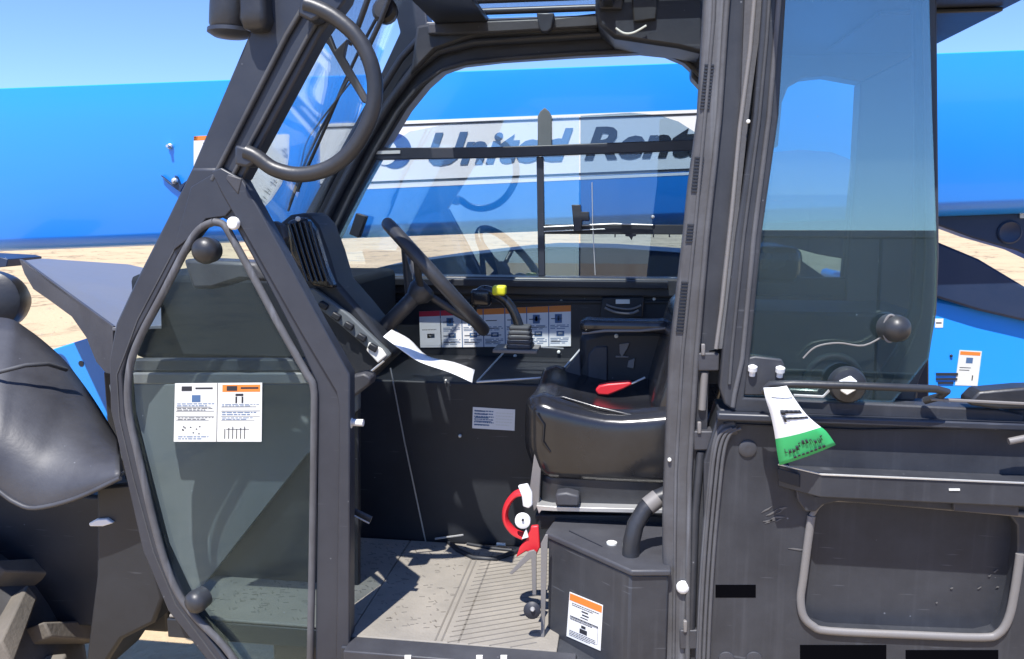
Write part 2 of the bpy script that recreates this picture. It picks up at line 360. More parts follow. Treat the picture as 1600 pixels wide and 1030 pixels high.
# top and bottom edge lines continue straight across the frame
def boom_profile(top, bot):
    h = top.z-bot.z
    return [Vector((top.x, BY+.004, top.z)), Vector((top.x, BY, top.z-.004)), Vector((bot.x, BY, bot.z+.03)), Vector((bot.x, BY+.012, bot.z+.008)), Vector((bot.x, BY+.05, bot.z-.022)), Vector((bot.x, BY+.09, bot.z-.03)),
            Vector((bot.x, BY+.36, bot.z-.03)), Vector((bot.x, BY+.42, bot.z+.03)), Vector((top.x, BY+.42, top.z-.02)), Vector((top.x, BY+.40, top.z))]
bm = bmesh.new()
xs = [P(-700, 0, BY).x, P(2300, 0, BY).x]
tz = [P(0, 138, BY), P(1600, 78, BY)]; bz = [P(0, 383, BY), P(1600, 322, BY)]
def lerpz(pair, x): a, b = pair; return a.z+(b.z-a.z)*(x-a.x)/(b.x-a.x)
rs = []
for x in (-4.6, 2.6):
    rs.append([bm.verts.new(p) for p in boom_profile(Vector((x, 0, lerpz(tz, x))), Vector((x, 0, lerpz(bz, x))))])
k = len(rs[0])
for i in range(k): bm.faces.new((rs[0][i], rs[0][(i+1) % k], rs[1][(i+1) % k], rs[1][i]))
bm.faces.new(rs[0]); bm.faces.new(rs[1])
boom = finish('boom', bm, M['blue'], T, 0, 30)
dk = prism('decal_band', [(500, 194), (1178, 168), (1178, 263), (500, 294)], BY-.0012, .001, M['white'], boom, 0)
prism('decal_stripe', [(500, 199), (1178, 173), (1178, 176), (500, 202)], BY-.0030, .0015, M['ink'], boom, 0)
prism('decal_stripe', [(500, 287), (1178, 259), (1178, 262), (500, 290)], BY-.0030, .0015, M['ink'], boom, 0)
prism('decal_stripe', [(500, 293), (1178, 265), (1178, 269), (500, 299)], BY-.0012, .001, M['white'], boom, 0)
text_mesh('lettering', 'United', [(672, 208), (896, 200), (893, 252), (669, 260)], BY, M['slate'], boom, h=.004)  # paler colour than the next word paints the window's reflected veil
text_mesh('lettering', 'Rentals', [(916, 199), (1172, 190), (1169, 243), (913, 251)], BY, M['ink'], boom, h=.004)
cc = P(617, 236, BY)
lathe('logo_disc', cc-Vector((0, .002, 0)), (0, -1, 0), [(0, .072), (.001, .072)], M['navyink'], boom, 40)
cc = P(602, 238, BY)
lathe('logo_crescent', cc-Vector((0, .004, 0)), (0, -1, 0), [(0, .052), (.001, .052)], M['white'], boom, 36)
# stickers on the boom behind the near pillar
sheet('warning_label', [(303, 213), (345, 211), (345, 300), (303, 300)], BY, boom, [(0, 0, 1, .08, M['orange']), (0, 0, .15, 1, M['cream']), (.35, .12, .9, .45, M['ink']), (.5, .2, .8, .4, M['white'], 1)], M['white'])
pts = [(375, 212), (452, 210), (452, 240), (449, 262), (440, 288), (424, 312), (406, 331), (375, 300)]
fanl = prism('load_chart_decal', pts, BY-.0015, .0012, M['cream'], boom, 0)
bm = bmesh.new()
for (a, b, s) in ((444, 236, 4), (437, 262, 4), (432, 272, 5), (427, 286, 5), (418, 300, 5), (411, 312, 5), (446, 244, 3)):
    for (dx, dy, ex, ey) in ((-s, s, s, -s), (-s, -s*.4, s*.7, s), (0, -s, s, s*.2)):
        a0 = P(a+dx, b+dy, BY-.003); a1 = P(a+ex, b+ey, BY-.003); add_prism(bm, [a0, a1, a1+Vector((.002, 0, .002)), a0+Vector((.002, 0, .002))], (0, .001, 0))
finish('chart_marks', bm, M['ink'], fanl, 0, 0)['kind'] = 'stuff'
lathe('grease_fitting', P(267, 229, BY), (0, -1, 0), [(0, .012), (.012, .012), (.016, .007), (.03, .006)], M['steel'], boom, 10)
prism('bracket', [(250, 274), (268, 288), (276, 284), (272, 274), (275, 276), (281, 290), (292, 282), (281, 300), (262, 286)], BY-.02, .02, M['blue_dark'], boom, .001)
lathe('grease_fitting', P(274, 283, BY-.02), (0, -1, 0), [(0, .013), (.012, .013), (.02, .005)], M['steel'], boom, 10)
# under the boom on the right: lift cylinder housing, hose, hood
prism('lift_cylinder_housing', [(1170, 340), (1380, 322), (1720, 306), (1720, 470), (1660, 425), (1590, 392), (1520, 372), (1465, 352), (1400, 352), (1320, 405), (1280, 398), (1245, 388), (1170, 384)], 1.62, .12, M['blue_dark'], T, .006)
cyl = bpy.data.objects['lift_cylinder_housing']
prism('edge_strip', [(1466, 328), (1720, 317), (1720, 320), (1466, 330)], 1.612, .006, M['steel'], cyl, 0)
lathe('pivot_pin', P(1577, 363, 1.62), (0, -1, 0), [(0, .046), (.006, .046), (.010, .040), (.006, .034), (.004, .0)], M['blue_dark'], cyl, 28)
pbox('cable_clip', 1594, 332, 1612, 341, 1.61, .01, M['cream'], cyl, 0)
p = crs([(1380, 352), (1465, 378), (1530, 405), (1600, 445), (1720, 520), (1720, 560), (1660, 512), (1600, 500), (1530, 482), (1465, 463), (1380, 445)], 1)
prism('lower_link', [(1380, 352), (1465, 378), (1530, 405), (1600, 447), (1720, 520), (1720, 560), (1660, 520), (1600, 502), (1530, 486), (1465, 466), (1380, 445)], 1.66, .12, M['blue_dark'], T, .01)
hood = prism('hood', [(1360, 440), (1465, 462), (1530, 473), (1600, 487), (1760, 520), (1760, 720), (1360, 720)], 1.70, .9, M['blue'], T, .03)
sheet('warning_label', [(1499, 547), (1534, 549), (1527, 603), (1492, 602)], 1.70, hood, [(.05, .03, .95, .13, M['orange']), (.35, .2, .65, .36, M['slate']), (.1, .48, .6, .5, M['ink']), (.1, .55, .55, .57, M['ink']), (.7, .7, .75, .85, M['ink'])], M['cream'])
sheet('small_label', [(1461, 498), (1474, 498), (1473, 512), (1461, 512)], 1.70, hood, [(.1, .4, .8, .55, M['ink'])], M['white'])
for a, b, c, d in ((1463, 583, 1497, 587), (1463, 591, 1496, 594), (1466, 597, 1490, 600)): pbox('vent_slot', a, b, c, d, 1.695, .006, M['ink'], hood, 0)
bolt(1486, 556, 1.70, .006, M['ink'], hood); 
# hood and chassis under the boom seen through the far window
ch = prism('engine_cover', [(430, 448), (520, 436), (600, 416), (700, 402), (800, 391), (860, 386), (960, 388), (1080, 396), (1240, 398), (1300, 440), (1300, 640), (430, 640)], 1.72, .5, M['blue_dark'], T, .02)  # navy colour paints the boom's shadow over the blue hood
prism('grille', [(770, 396), (900, 389), (900, 434), (780, 434)], 1.705, .012, M['greysheet'], ch, .002)
tag(bpy.data.objects['grille'], 'mottled grey green grille panel')
# left front chassis plate, blue
fp = prism('chassis_plate', [(60, 556), (85, 545), (135, 529), (200, 505), (215, 640), (175, 680), (100, 620), (40, 580)], .75, .03, M['blue'], T, .004)
lathe('bolt_hole', P(127, 568, .75), (0, -1, 0), [(0, .010), (.002, .010)], M['ink'], fp, 16)
prism('boom_foot', [(-80, 398), (0, 402), (12, 405), (10, 417), (0, 418), (-80, 420)], 1.2, .2, M['blue_dark'], T, .003)

# --- far side of the cab --------------------------------------------------
cabf = prism('far_window_frame', [(520, 380), (560, 300), (600, 228), (635, 170), (665, 133), (690, 111), (720, 100), (780, 93), (900, 85), (1000, 80), (1040, 84), (1068, 96), (1092, 118), (1118, 160), (1150, 160), (1150, -60), (938, -60), (936, 27), (668, 34), (655, -60), (596, -60), (625, 50), (588, 130), (440, 400), (505, 400)], FAR-.03, .08, M['black'], T, .006)
tube('frame_bead', PP(crs2 := [(505, 396), (548, 306), (588, 232), (622, 174), (655, 134), (690, 109), (730, 98), (800, 91), (900, 84), (1000, 79), (1042, 83), (1072, 96), (1096, 120)], FAR-.04), .008, M['rubber'], cabf, 8)
tube('frame_bead', PP([(487, 385), (530, 298), (570, 222), (610, 158), (648, 108), (684, 80), (740, 66), (830, 60), (960, 52), (1060, 52)], FAR-.05), .016, M['black'], cabf, 10)
tube('frame_bead', PP([(470, 375), (512, 290), (552, 212), (592, 146), (626, 92), (655, 60)], FAR-.06), .012, M['black'], cabf, 10)
sill = box('far_window_sill', P(440, 432, FAR-.05).x, P(1100, 432, FAR-.05).x, FAR-.05, FAR+.05, P(800, 462, FAR-.05).z, P(800, 433, FAR-.05).z, M['plastic'], T, .008)
box('sill_rail', P(560, 440, FAR-.1).x, P(1045, 440, FAR-.1).x, FAR-.09, FAR-.052, P(800, 449, FAR-.09).z, P(800, 437, FAR-.09).z, M['interior'], sill, .004)
wall = box('far_wall', P(380, 450, FAR).x, P(1300, 450, FAR).x, FAR-.02, FAR+.04, 1.2, P(800, 455, FAR).z, M['interior'], T, .003)
pbox('wall_rail', 520, 470, 1050, 474, FAR-.035, .012, M['interior'], wall, .002)
# panes
fx0 = P(500, 300, FAR).x
pane = prism('far_pane', [(500, 437), (520, 380), (560, 300), (600, 236), (905, 232), (905, 437)], FAR-.004, .003, M['glass_far'], cabf, 0)
prism('far_pane', [(600, 232), (640, 206), (690, 196), (725, 190), (850, 184), (905, 182), (905, 231), (600, 235)], FAR-.004, .003, M['glass_far'], cabf, 0)
prism('far_pane', [(907, 181), (985, 176), (1030, 180), (1060, 190), (1085, 206), (1120, 235), (1120, 437), (907, 437)], FAR-.001, .003, M['glass_far_dark'], cabf, 0)
for o_ in bpy.data.objects:
    if o_.name.startswith('far_pane'):
        for v_ in o_.data.vertices: v_.co.y += (v_.co.z-2.2)*.03
prism('window_crossbar', [(586, 231), (760, 230), (1090, 218), (1090, 235), (760, 247), (586, 250)], FAR-.03, .02, M['black'], cabf, .003)
prism('window_crossbar', [(586, 236), (625, 235), (625, 240), (586, 241)], FAR-.034, .004, M['cream'], cabf, 0)
prism('window_mullion', [(838, 245), (849, 245), (852, 432), (841, 432)], FAR-.02, .015, M['black'], cabf, .003)
prism('mullion_cap', [(840, 232), (840, 182), (844, 174), (851, 168), (858, 174), (862, 182), (862, 232)], FAR-.025, .012, M['greysheet'], cabf, .003)
prism('latch', [(893, 320), (907, 320), (908, 331), (920, 331), (920, 345), (909, 345), (908, 362), (897, 362)], FAR-.05, .03, M['plastic'], cabf, .002)
tube('latch_rail', PP([(850, 355), (960, 350), (1020, 352)], FAR-.03), .003, M['steel'], cabf, 8)
tube('latch_rail', PP([(850, 362), (900, 360), (945, 358)], FAR-.03), .0022, M['steel'], cabf, 8)
box('latch_track', P(850, 362, FAR-.02).x, P(1075, 362, FAR-.02).x, FAR-.02, FAR-.005, P(960, 366, FAR).z, P(960, 351, FAR).z, M['interior'], cabf, .002)
prism('track_stop', [(977, 366), (994, 366), (994, 369), (989, 370), (987, 376), (983, 370), (977, 369)], FAR-.022, .01, M['ink'], cabf, 0)
for a in (960, 1020, 1045): pbox('track_stop', a, 366, a+2, 371, FAR-.02, .01, M['ink'], cabf, 0)
tube('wire', PP([(925, 285), (926, 350), (930, 430)], FAR-.02), .0016, M['steel'], cabf, 6)
prism('window_latch', [(545, 366), (556, 333), (572, 338), (560, 372)], FAR-.06, .03, M['plastic'], cabf, .003)
bolt(1020, 339, FAR-.03, .006, M['steel'], cabf)
# rear far window: header, pillar, sill
prism('rear_far_header', [(1080, -80), (1452, -80), (1452, 74), (1345, 128), (1290, 118), (1255, 122), (1232, 135), (1222, 160), (1216, 230), (1180, 230), (1080, 120)], FAR-.02, .08, M['black'], T, .006)
prism('rear_far_pillar', [(1345, 128), (1452, 74), (1452, 640), (1318, 640), (1322, 430), (1338, 260)], FAR-.02, .08, M['black'], T, .006)
box('rear_far_panel', P(1090, 432, FAR).x, P(1450, 432, FAR).x, FAR-.01, FAR+.05, 1.2, P(1240, 434, FAR).z, M['interior'], T, .004)
box('rear_ledge', P(1150, 470, .6).x, P(1385, 470, .6).x, .30, .60, 1.3, P(1240, 474, .5).z, M['interior'], T, .01)

prism('rear_far_pane', [(1190, 250), (1205, 238), (1250, 234), (1300, 238), (1330, 250), (1330, 434), (1190, 434)], FAR+.01, .003, M['glass_far_dark'], T, 0)
# --- roof ------------------------------------------------------------------
RZ = 2.545
rx0, rx1 = P(470, 0, Z=2.62).x-.25, .95
rx0 = -.62
sx0, sx1 = P(640, 10, Z=RZ).x, P(930, 10, Z=RZ).x
roof = ring3('roof', [Vector(p) for p in ((rx0, -.16, RZ), (rx1, -.16, RZ), (rx1, 1.02, RZ), (rx0, 1.02, RZ))],
             [Vector(p) for p in ((-.45, .02, RZ), (.32, .02, RZ), (.32, .955, RZ), (-.45, .955, RZ))], (0, 0, .02), M['black'], T, .004)
for y in (.14, .28, .42, .56, .69, .83):
    tube('roof_bar', [Vector((-.47, y, RZ+.03)), Vector((.34, y, RZ+.03))], .011, M['black'], roof, 10)
box('roof_rib', -.08, -.05, .0, .86, RZ+.0, RZ+.03, M['black'], roof, .003)
bm = bmesh.new(); add_prism(bm, [(-.5, 0, RZ+.045), (.36, 0, RZ+.045), (.36, .99, RZ+.045), (-.5, .99, RZ+.045)], (0, 0, .005)); finish('roof_window', bm, M['glass'], roof, 0, 0)
# inner far header lining
hl = prism('header_lining', [(640, 118), (680, 78), (740, 58), (900, 50), (935, 50), (935, 22), (700, 30), (650, 40)], FAR-.08, .05, M['plastic'], T, .01)
prism('header_trim', [(668, 36), (860, 28), (935, 20), (935, 42), (760, 52), (668, 54)], FAR-.10, .02, M['fender'], hl, .006)
prism('header_bracket', [(838, 20), (866, 20), (862, 44), (856, 50), (846, 50), (842, 44)], FAR-.13, .03, M['black'], hl, .004)
ac = prism('blower_unit', [(930, -40), (1100, -40), (1100, 85), (1060, 75), (960, 60), (936, 40), (930, 20)], FAR-.22, .18, M['black'], T, .012)
prism('unit_cover', [(935, -40), (977, -40), (972, 14), (937, 14)], FAR-.235, .015, M['fender'], ac, .004)
prism('unit_vent', [(985, -30), (1030, -30), (1025, 30), (990, 34)], FAR-.235, .02, M['plastic'], ac, .004)
tube('wire', PP(crs([(962, 44), (975, 52), (990, 51), (1010, 40)], 5), FAR-.235), .003, M['cream'], ac, 6)
# near header above the doorway and the rear overhang of the roof
box('near_header', rx0, .55, -.15, -.06, 2.44, 2.615, M['black'], T, .01)
z = 2.43
e0, e1 = P(1460, 70, Z=z), P(1600, 0, Z=z)
dirv = (e1-e0)
a0, a1 = e0-dirv*.75, e0+dirv*2.2
oh = prism3('roof_overhang', [a0, a1, Vector((.25, a1.y, z)), Vector((.25, a0.y, z))], (0, 0, .05), M['black'], T, .006)
prism3('overhang_lining', [e0+dirv*.02+Vector((-.02, 0, -.012)), e0+dirv*.9+Vector((-.02, 0, -.012)), e0+dirv*.9+Vector((-.3, 0, -.012)), e0+Vector((-.3, 0, -.012))], (0, 0, .01), M['plastic'], oh, .003)

# --- near front pillar and windscreen ----------------------------------------
pil = prism('front_pillar', [(420, -20), (437, -60), (560, -60), (540, 0), (500, 55), (378, 282), (345, 262), (300, 300), (262, 345), (283, 300), (300, 262)], N0+.004, .05, M['black'], T, .005)
tube('pillar_bead', PP([(493, -20), (448, 55), (332, 282)], N0-.002), .006, M['rubber'], pil, 8)
tube('pillar_bead', PP([(510, 10), (480, 60), (365, 272)], N0-.002), .005, M['rubber'], pil, 8)
prism('pillar_bracket', [(355, 272), (378, 279), (372, 305), (352, 280)], N0-.012, .012, M['fender'], pil, .003)
p1 = [(505, 0), (380, 285), (440, 385)]
nearp = [P(500, -30, N0+.05), P(381, 283, N0+.05), P(445, 392, N0+.05)]
farp = [P(640, -30, FAR-.03), P(548, 210, FAR-.03), P(470, 400, FAR-.03)]
bm = bmesh.new()
A = [bm.verts.new(v) for v in nearp]; B = [bm.verts.new(v) for v in farp]
for i in range(2): bm.faces.new((A[i], A[i+1], B[i+1], B[i]))
ws = finish('windscreen', bm, M['glass'], T, 0, 0)
sm = ws.modifiers.new('t', 'SOLIDIFY'); sm.thickness = .005
# wiper assembly between the two front pillars
wy = .45
wp = tube('wiper_arm', PP(crs([(610, -10), (566, 70), (538, 130), (508, 200), (470, 285), (466, 300)], 4), wy), .005, M['plastic'], T, 8)
tube('wiper_blade', PP([(546, 120), (505, 195), (480, 245), (450, 330)], wy-.02), .004, M['rubber'], wp, 6)
tube('wiper_blade', PP(crs([(548, 128), (500, 190), (478, 225), (468, 270), (452, 320)], 3), wy-.03), .0025, M['rubber'], wp, 6)
prism('mirror_arm', [(500, 60), (514, 52), (524, 78), (542, 60), (536, 88), (566, 140), (580, 165), (566, 160), (536, 112), (512, 70)], .1, .02, M['fender'], T, .003)
tube('mirror_stay', PP([(585, -30), (560, 40), (545, 70)], .2), .008, M['black'], T, 8)
tube('mirror_stay', PP([(618, -30), (596, 30), (566, 95)], .3), .007, M['black'], T, 8)
lathe('mirror', P(606, 22, .35), (0, -1, .1), [(0, .02), (.01, .032), (.03, .034), (.04, .025)], M['plastic'], T, 16)
# grab handle
gh = tube('grab_handle', PP(crs([(385, 238), (402, 246), (430, 265), (470, 273), (515, 262), (552, 232), (578, 185), (586, 140), (578, 95), (556, 56), (524, 28), (497, 14), (478, 8)], 5), N0-.035), .0165, M['plastic'], T, 16)
prism('handle_mount', [(366, 226), (394, 233), (398, 254), (386, 262), (366, 258)], N0-.045, .045, M['black'], gh, .006)
prism('handle_mount', [(470, -6), (500, 2), (500, 26), (486, 34), (464, 22)], N0-.045, .045, M['black'], gh, .006)
# far-side front pillar lamp-post strips (the far A pillar is part of far_window_frame)
# work lights top left
def work_light(c0, c1, r, Y):
    a, b = P(*c0, Y), P(*c1, Y); ax = (b-a); L_ = ax.length
    o = lathe('work_light', a, ax, [(0, r*.9), (L_*.8, r), (L_*.97, r), (L_, r*.93), (L_*.985, r*.85)], M['plastic'], T, 28)
    return o
wl = work_light((366, -120), (360, 46), .044, N0+.02)
lathe('lamp_bezel', P(360, 46, N0+.02), (-.02, 0, -1), [(0, .047), (.008, .048), (.016, .035), (.02, .01)], M['black'], wl, 28)
w2 = rbox('work_light', P(384, 0, N0).x, P(424, 0, N0).x, N0-.04, N0+.06, P(400, 52, N0).z, P(400, -150, N0).z, .018, M['plastic'], T)

# --- front lower side window (pointed frame) ------------------------------------
outer = [(300, 262), (262, 340), (212, 438), (181, 505), (170, 562), (172, 640), (196, 745), (222, 860), (262, 955), (345, 1060), (545, 1060), (545, 800), (545, 585), (500, 505), (440, 392), (378, 280), (345, 262)]
inner = [(322, 345), (278, 400), (232, 490), (202, 545), (191, 585), (196, 650), (220, 745), (250, 860), (285, 935), (372, 1060), (492, 1060), (494, 800), (494, 600), (462, 530), (415, 440), (365, 350), (342, 338)]
fw = ring3('front_window_frame', PP(outer, N0), PP(inner, N0), (0, .045, 0), M['black'], T, .005)
tube('frame_groove', PP([(318, 300), (270, 395), (215, 500), (196, 552), (183, 585), (187, 655), (208, 745), (240, 862), (275, 945), (360, 1060)], N0), .0022, M['rubber'], fw, 6)
prism('frame_facing', [(345, 262), (330, 268), (345, 300), (405, 405), (470, 520), (525, 612), (530, 640), (524, 1060), (546, 1060), (546, 585), (440, 390), (378, 280)], N0-.010, .010, M['black'], fw, .003)
prism('apex_gusset', [(298, 292), (345, 264), (378, 282), (384, 300), (352, 338), (322, 342), (296, 372), (270, 392)], N0-.006, .006, M['black'], fw, .002)
gas = crs([(334, 347), (312, 358), (290, 390), (255, 458), (220, 525), (203, 575), (201, 640), (218, 720), (246, 838), (270, 910), (300, 958), (350, 1010), (385, 1060)], 5)
gk = tube('rubber_gasket', PP(gas, N0-.004), .0085, M['seal'], fw, 10)
gk2 = tube('rubber_gasket', PP(crs([(334, 347), (350, 352), (366, 378), (400, 440), (440, 515), (478, 582), (490, 606), (491, 660), (488, 860), (484, 1060)], 5), N0-.004), .0085, M['seal'], fw, 10)
prism('front_pane', [(334, 347), (312, 358), (290, 390), (255, 458), (220, 525), (203, 575), (201, 640), (218, 720), (246, 838), (270, 910), (300, 958), (350, 1010), (385, 1060), (484, 1060), (488, 860), (491, 660), (490, 606), (478, 582), (440, 515), (400, 440), (366, 378), (350, 352)], N0+.012, .004, M['glass_front'], fw, 0)
def knob(px, py, Y, r, parent, ax=(0, -1, 0)):
    return lathe('rubber_knob', P(px, py, Y), ax, [(-.004, r*.9), (.012, r*.95), (.022, r), (.032, r*.93), (.040, r*.7), (.045, r*.35), (.046, .002)], M['plastic'], parent, 24)
knob(329, 391, N0+.01, .030, fw); knob(318, 932, N0+.01, .028, fw, (-.35, -1, -.15))
bolt(366, 349, N0-.010, .0145, M['whiteplas_and_highlight'], fw, h=.012)
lathe('latch_pin', P(545, 660, N0+.02), (1, 0, 0), [(0, .016), (.006, .016), (.008, .008), (.034, .008)], M['whiteplas_and_highlight'], fw, 14)
# double warning sheet on the glass
it = []
for o_ in (0, .52):
    it += [(o_+.03, .03, o_+.46, .15, M['orange'] if o_ else M['cream']), (o_+.08, .05, o_+.2, .13, M['ink'], 1), (o_+.24, .07, o_+.44, .10, M['ink'], 1),
           (o_+.02, .40, o_+.42, .408, M['ink']), (o_+.02, .47, o_+.46, .478, M['ink']), (o_+.02, .56, o_+.46, .566, M['ink']), (o_+.02, .63, o_+.40, .635, M['ink'])]
it += words(.03, .46, .335, .40, 2, M['slate'])+words(.55, .97, .35, .40, 2, M['slate'])+words(.03, .44, .415, .47, 2, M['ink'])+words(.55, .95, .485, .555, 2, M['slate'])+words(.04, .46, .575, .63, 2, M['ink'])+words(.55, .9, .58, .63, 2, M['slate'])+words(.05, .4, .9, .97, 2, M['slate'])+words(.24, .44, .07, .11, 1, M['white'])
it += [(.49, 0, .497, 1, M['ink']), (.20, .2, .30, .32, M['slate']), (.70, .18, .79, .22, M['ink']), (.70, .23, .72, .34, M['ink']), (.77, .23, .79, .34, M['ink'])]
for _ in range(9): u = random.uniform(.08, .4); v = random.uniform(.72, .86); it.append((u, v, u+.018, v+.02, M['ink']))
for i in range(6): it.append((.58+.045*i, .78-.02*(i % 3), .59+.045*i, .95, M['ink']))
it.append((.6, .78, .86, .79, M['ink']))
sheet('warning_label', [(274, 599), (410, 598), (409, 690), (272, 690)], N0+.010, fw, it, M['cream'])

# things seen behind the pointed window
box('dash_side', P(205, 500, .4).x, P(560, 500, .4).x, .40, .8, P(400, 566, .4).z, P(400, 432, .4).z, M['soft_black'], T, .02)
rail = pbox('sill_rail', 205, 583, 484, 601, -.02, .03, M['trim'], T, .004)
pbox('sill_rail', 205, 562, 484, 581, -.01, .03, M['rubber'], T, .004)
prism('painted_sunlit_panel', [(170, 601), (560, 601), (560, 640), (478, 712), (306, 930), (225, 930)], .12, .02, M['greysheet'], T, .002)  # lighter panel cut to the sunlit area's diagonal edge: sunlight painted as colour
prism('painted_shade_panel', [(330, 700), (560, 640), (560, 915), (480, 940), (440, 962), (390, 960), (330, 938), (300, 925)], .15, .02, M['interior'], T, .002)  # dark sheet paints the shade below the sunlit diagonal
prism('dash_shelf', [(285, 405), (400, 410), (420, 440), (375, 438), (330, 452), (300, 452)], .15, .1, M['fender'], T, .01)

# --- floor, console, dash ---------------------------------------------------------
FZ = .95
box('footwell_floor', P(285, 960, 0).x, P(540, 1000, -.1).x-.002, -.07, .52, FZ-.05, FZ-.001, M['interior'], T, .003)
fl = box('cab_floor', P(540, 1000, -.1).x, .95, -.135, .52, FZ-.05, FZ, M['black_dusty'], T, .004)
box('footwell_mat', P(288, 960, 0).x, P(545, 1000, -.1).x-.002, -.068, .46, FZ+.001, FZ+.009, M['floor'], T, .003)
mt = box('floor_mat', P(545, 1000, -.1).x, P(846, 1000, -.05).x+.04, -.10, .46, FZ+.001, FZ+.009, M['floor'], T, .003)
bm = bmesh.new()
def rib(a, b, w=.0016):
    a = Vector((a[0], a[1], FZ+.0087)); b = Vector((b[0], b[1], FZ+.0087)); d = (b-a).normalized(); s = Vector((-d.y, d.x, 0))*w
    add_prism(bm, [a-s, b-s, b+s, a+s], (0, 0, .0012))
X0 = P(705, 950, Z=FZ).x
for i in range(26):
    y = -.17+i*.024
    x1 = X0+.235; x0 = X0+.03
    a, b = (x0, y-.0), (x1, y+.10)
    if y > -.10 and y+.1 < .45: rib(a, b)
    elif y+.1 > -.09 and y <= -.10: 
        f = (-.098-y)/.10; rib((x0+(x1-x0)*f, -.098), b)
for x in (X0+.0, X0+.015, X0+.055): rib((x, -.095), (x, .40), .0022)
finish('tread_groove', bm, M['floor_rib'], mt, 0, 0)['kind'] = 'stuff'
bm = bmesh.new()
for _ in range(420):
    x = random.uniform(P(300, 960, 0).x, X0-.005); y = random.uniform(-.05, .44); a = random.choice((.2, 2.2))+random.uniform(-.15, .15); l = random.uniform(.003, .008)
    q = Vector((x, y, FZ+.0085)); d = Vector((cos(a), sin(a), 0)); s = Vector((-d.y, d.x, 0))*.0012
    add_prism(bm, [q-d*l-s, q+d*l-s, q+d*l+s, q-d*l+s], (0, 0, .0014))
finish('tread_stud', bm, M['floor_rib'], mt, 0, 0)['kind'] = 'stuff'
ds = box('door_sill', P(545, 1030, -.13).x, P(900, 1030, -.13).x, -.165, -.10, FZ-.05, FZ+.008, M['fender'], T, .003)
for a in (632, 744, 782): pbox('sill_tab', a, 1025, a+10, 1030, -.168, .004, M['cream'], ds, 0)
CY = .47
ct = P(745, 598, CY).z
con = box('side_console', P(170, 700, CY).x, P(1120, 700, CY).x, CY, FAR-.02, FZ, ct, M['interior'], T, .006)
tube('console_edge_highlight', [P(745, 597, CY-.004), P(870, 589, CY-.004), P(908, 545, CY+.1)], .004, M['steel'], con, 8)  # bright tubes paint the highlights along the console edges
tube('console_edge_highlight', [P(745, 597, CY-.004), P(797, 540, CY+.2), P(880, 545, CY+.28)], .003, M['steel'], con, 8)
tube('panel_seam', PP([(610, 575), (632, 690), (665, 846)], CY-.002), .0022, M['steel'], con, 6)
lb = sheet('information_label', [(739, 636), (805, 640), (804, 673), (738, 669)], CY-.001, con, words(.04, .5, .1, .9, 6, M['slate'])+words(.55, .95, .15, .85, 5, M['cream'])+[(.05, .15, .3, .2, M['slate']), (.05, .3, .35, .34, M['slate']), (.05, .45, .38, .5, M['slate']), (.05, .62, .45, .66, M['slate']), (.05, .78, .4, .82, M['slate'])], M['white'])
bolt(719, 681, CY-.002, .005, M['cream'], con); bolt(697, 594, CY-.002, .003, M['cream'], con)
# warning sheets on the far wall
WY = FAR-.022
def cols(n, ho=M['orange'], hv=.14):
    L_ = []
    return L_
it = [(0, 0, .32, .14, M['redprint']), (.32, 0, 1, .15, M['orange']), (0, .2, .16, .95, M['white'], 1)]
for k in range(1, 7): it.append((k/7-.003, .0, k/7+.003, 1, M['slate'], 1))
for k in range(7):
    for v in (.3, .5, .68, .86):
        if random.random() < .7: it.append((k/7+.015, v, k/7+random.uniform(.07, .12), v+.02, M['ink'], 1))
    if k not in (0, 3): it.append((k/7+.04, .2, k/7+.085, .42, M['slate'], 1)); it.append((k/7+.055, .24, k/7+.07, .36, M['cream'], 1))
    it.append((k/7+.05, .62, k/7+.1, .74, M['slate'], 1)); it.append((k/7+.06, .65, k/7+.09, .71, M['white'], 1))
for k in range(7): it += words(k/7+.01, k/7+.13, .46, .58, 3, M['slate'])+words(k/7+.01, k/7+.13, .78, .94, 4, M['slate'])
it = [i if len(i) == 5 or i[4] is not M['white'] else i for i in it]
sheet('warning_label', [(655, 487), (892, 477), (892, 541), (657, 543)], WY, wall, it, M['white'])
for a, b in ((877, 471), (805, 556), (873, 550), (1022, 467), (1050, 468), (594, 505), (632, 477)): bolt(a, b, WY-.003, .006, M['cream'], wall)
# pouch with curved straps
po = prism('holder', [(941, 465), (1006, 464), (1004, 496), (936, 498)], WY-.03, .03, M['interior'], wall, .004)
pbox('holder_clip', 962, 468, 984, 475, WY-.034, .004, M['cream'], po, .001)
tube('holder_strap', PP(crs([(947, 476), (962, 481), (985, 483), (1002, 477)], 4), WY-.036), .0035, M['trim'], po, 8)
tube('holder_strap', PP(crs([(945, 481), (962, 488), (985, 490), (998, 485)], 4), WY-.036), .0045, M['trim'], po, 8)
# dash and instrument cluster
da = prism('dashboard', [(432, 352), (452, 336), (478, 332), (496, 352), (512, 395), (525, 440), (560, 480), (600, 530), (614, 556), (584, 585), (566, 602), (548, 612), (500, 560), (440, 470), (410, 400)], .12, .14, M['interior'], T, .012)
prism('instrument_hood', [(446, 346), (474, 338), (490, 360), (508, 420), (522, 452), (486, 448), (452, 400)], .08, .04, M['vinyl'], da, .01)
for i in range(5):
    tube('hood_fin', PP(crs([(452+i*8, 350-i*1), (464+i*8, 390), (480+i*8, 440)], 3), .075), .004, M['vinyl'], da, 8)
prism('switch_panel', [(478, 452), (490, 450), (545, 492), (604, 548), (610, 556), (598, 566), (535, 512), (482, 470)], .10, .02, M['greysheet'], da, .004)
for a, b in ((500, 470), (520, 487), (540, 502), (560, 520), (578, 536)):
    prism('switch', [(a, b), (a+12, b+7), (a+8, b+16), (a-5, b+8)], .088, .015, M['interior'], da, .003)
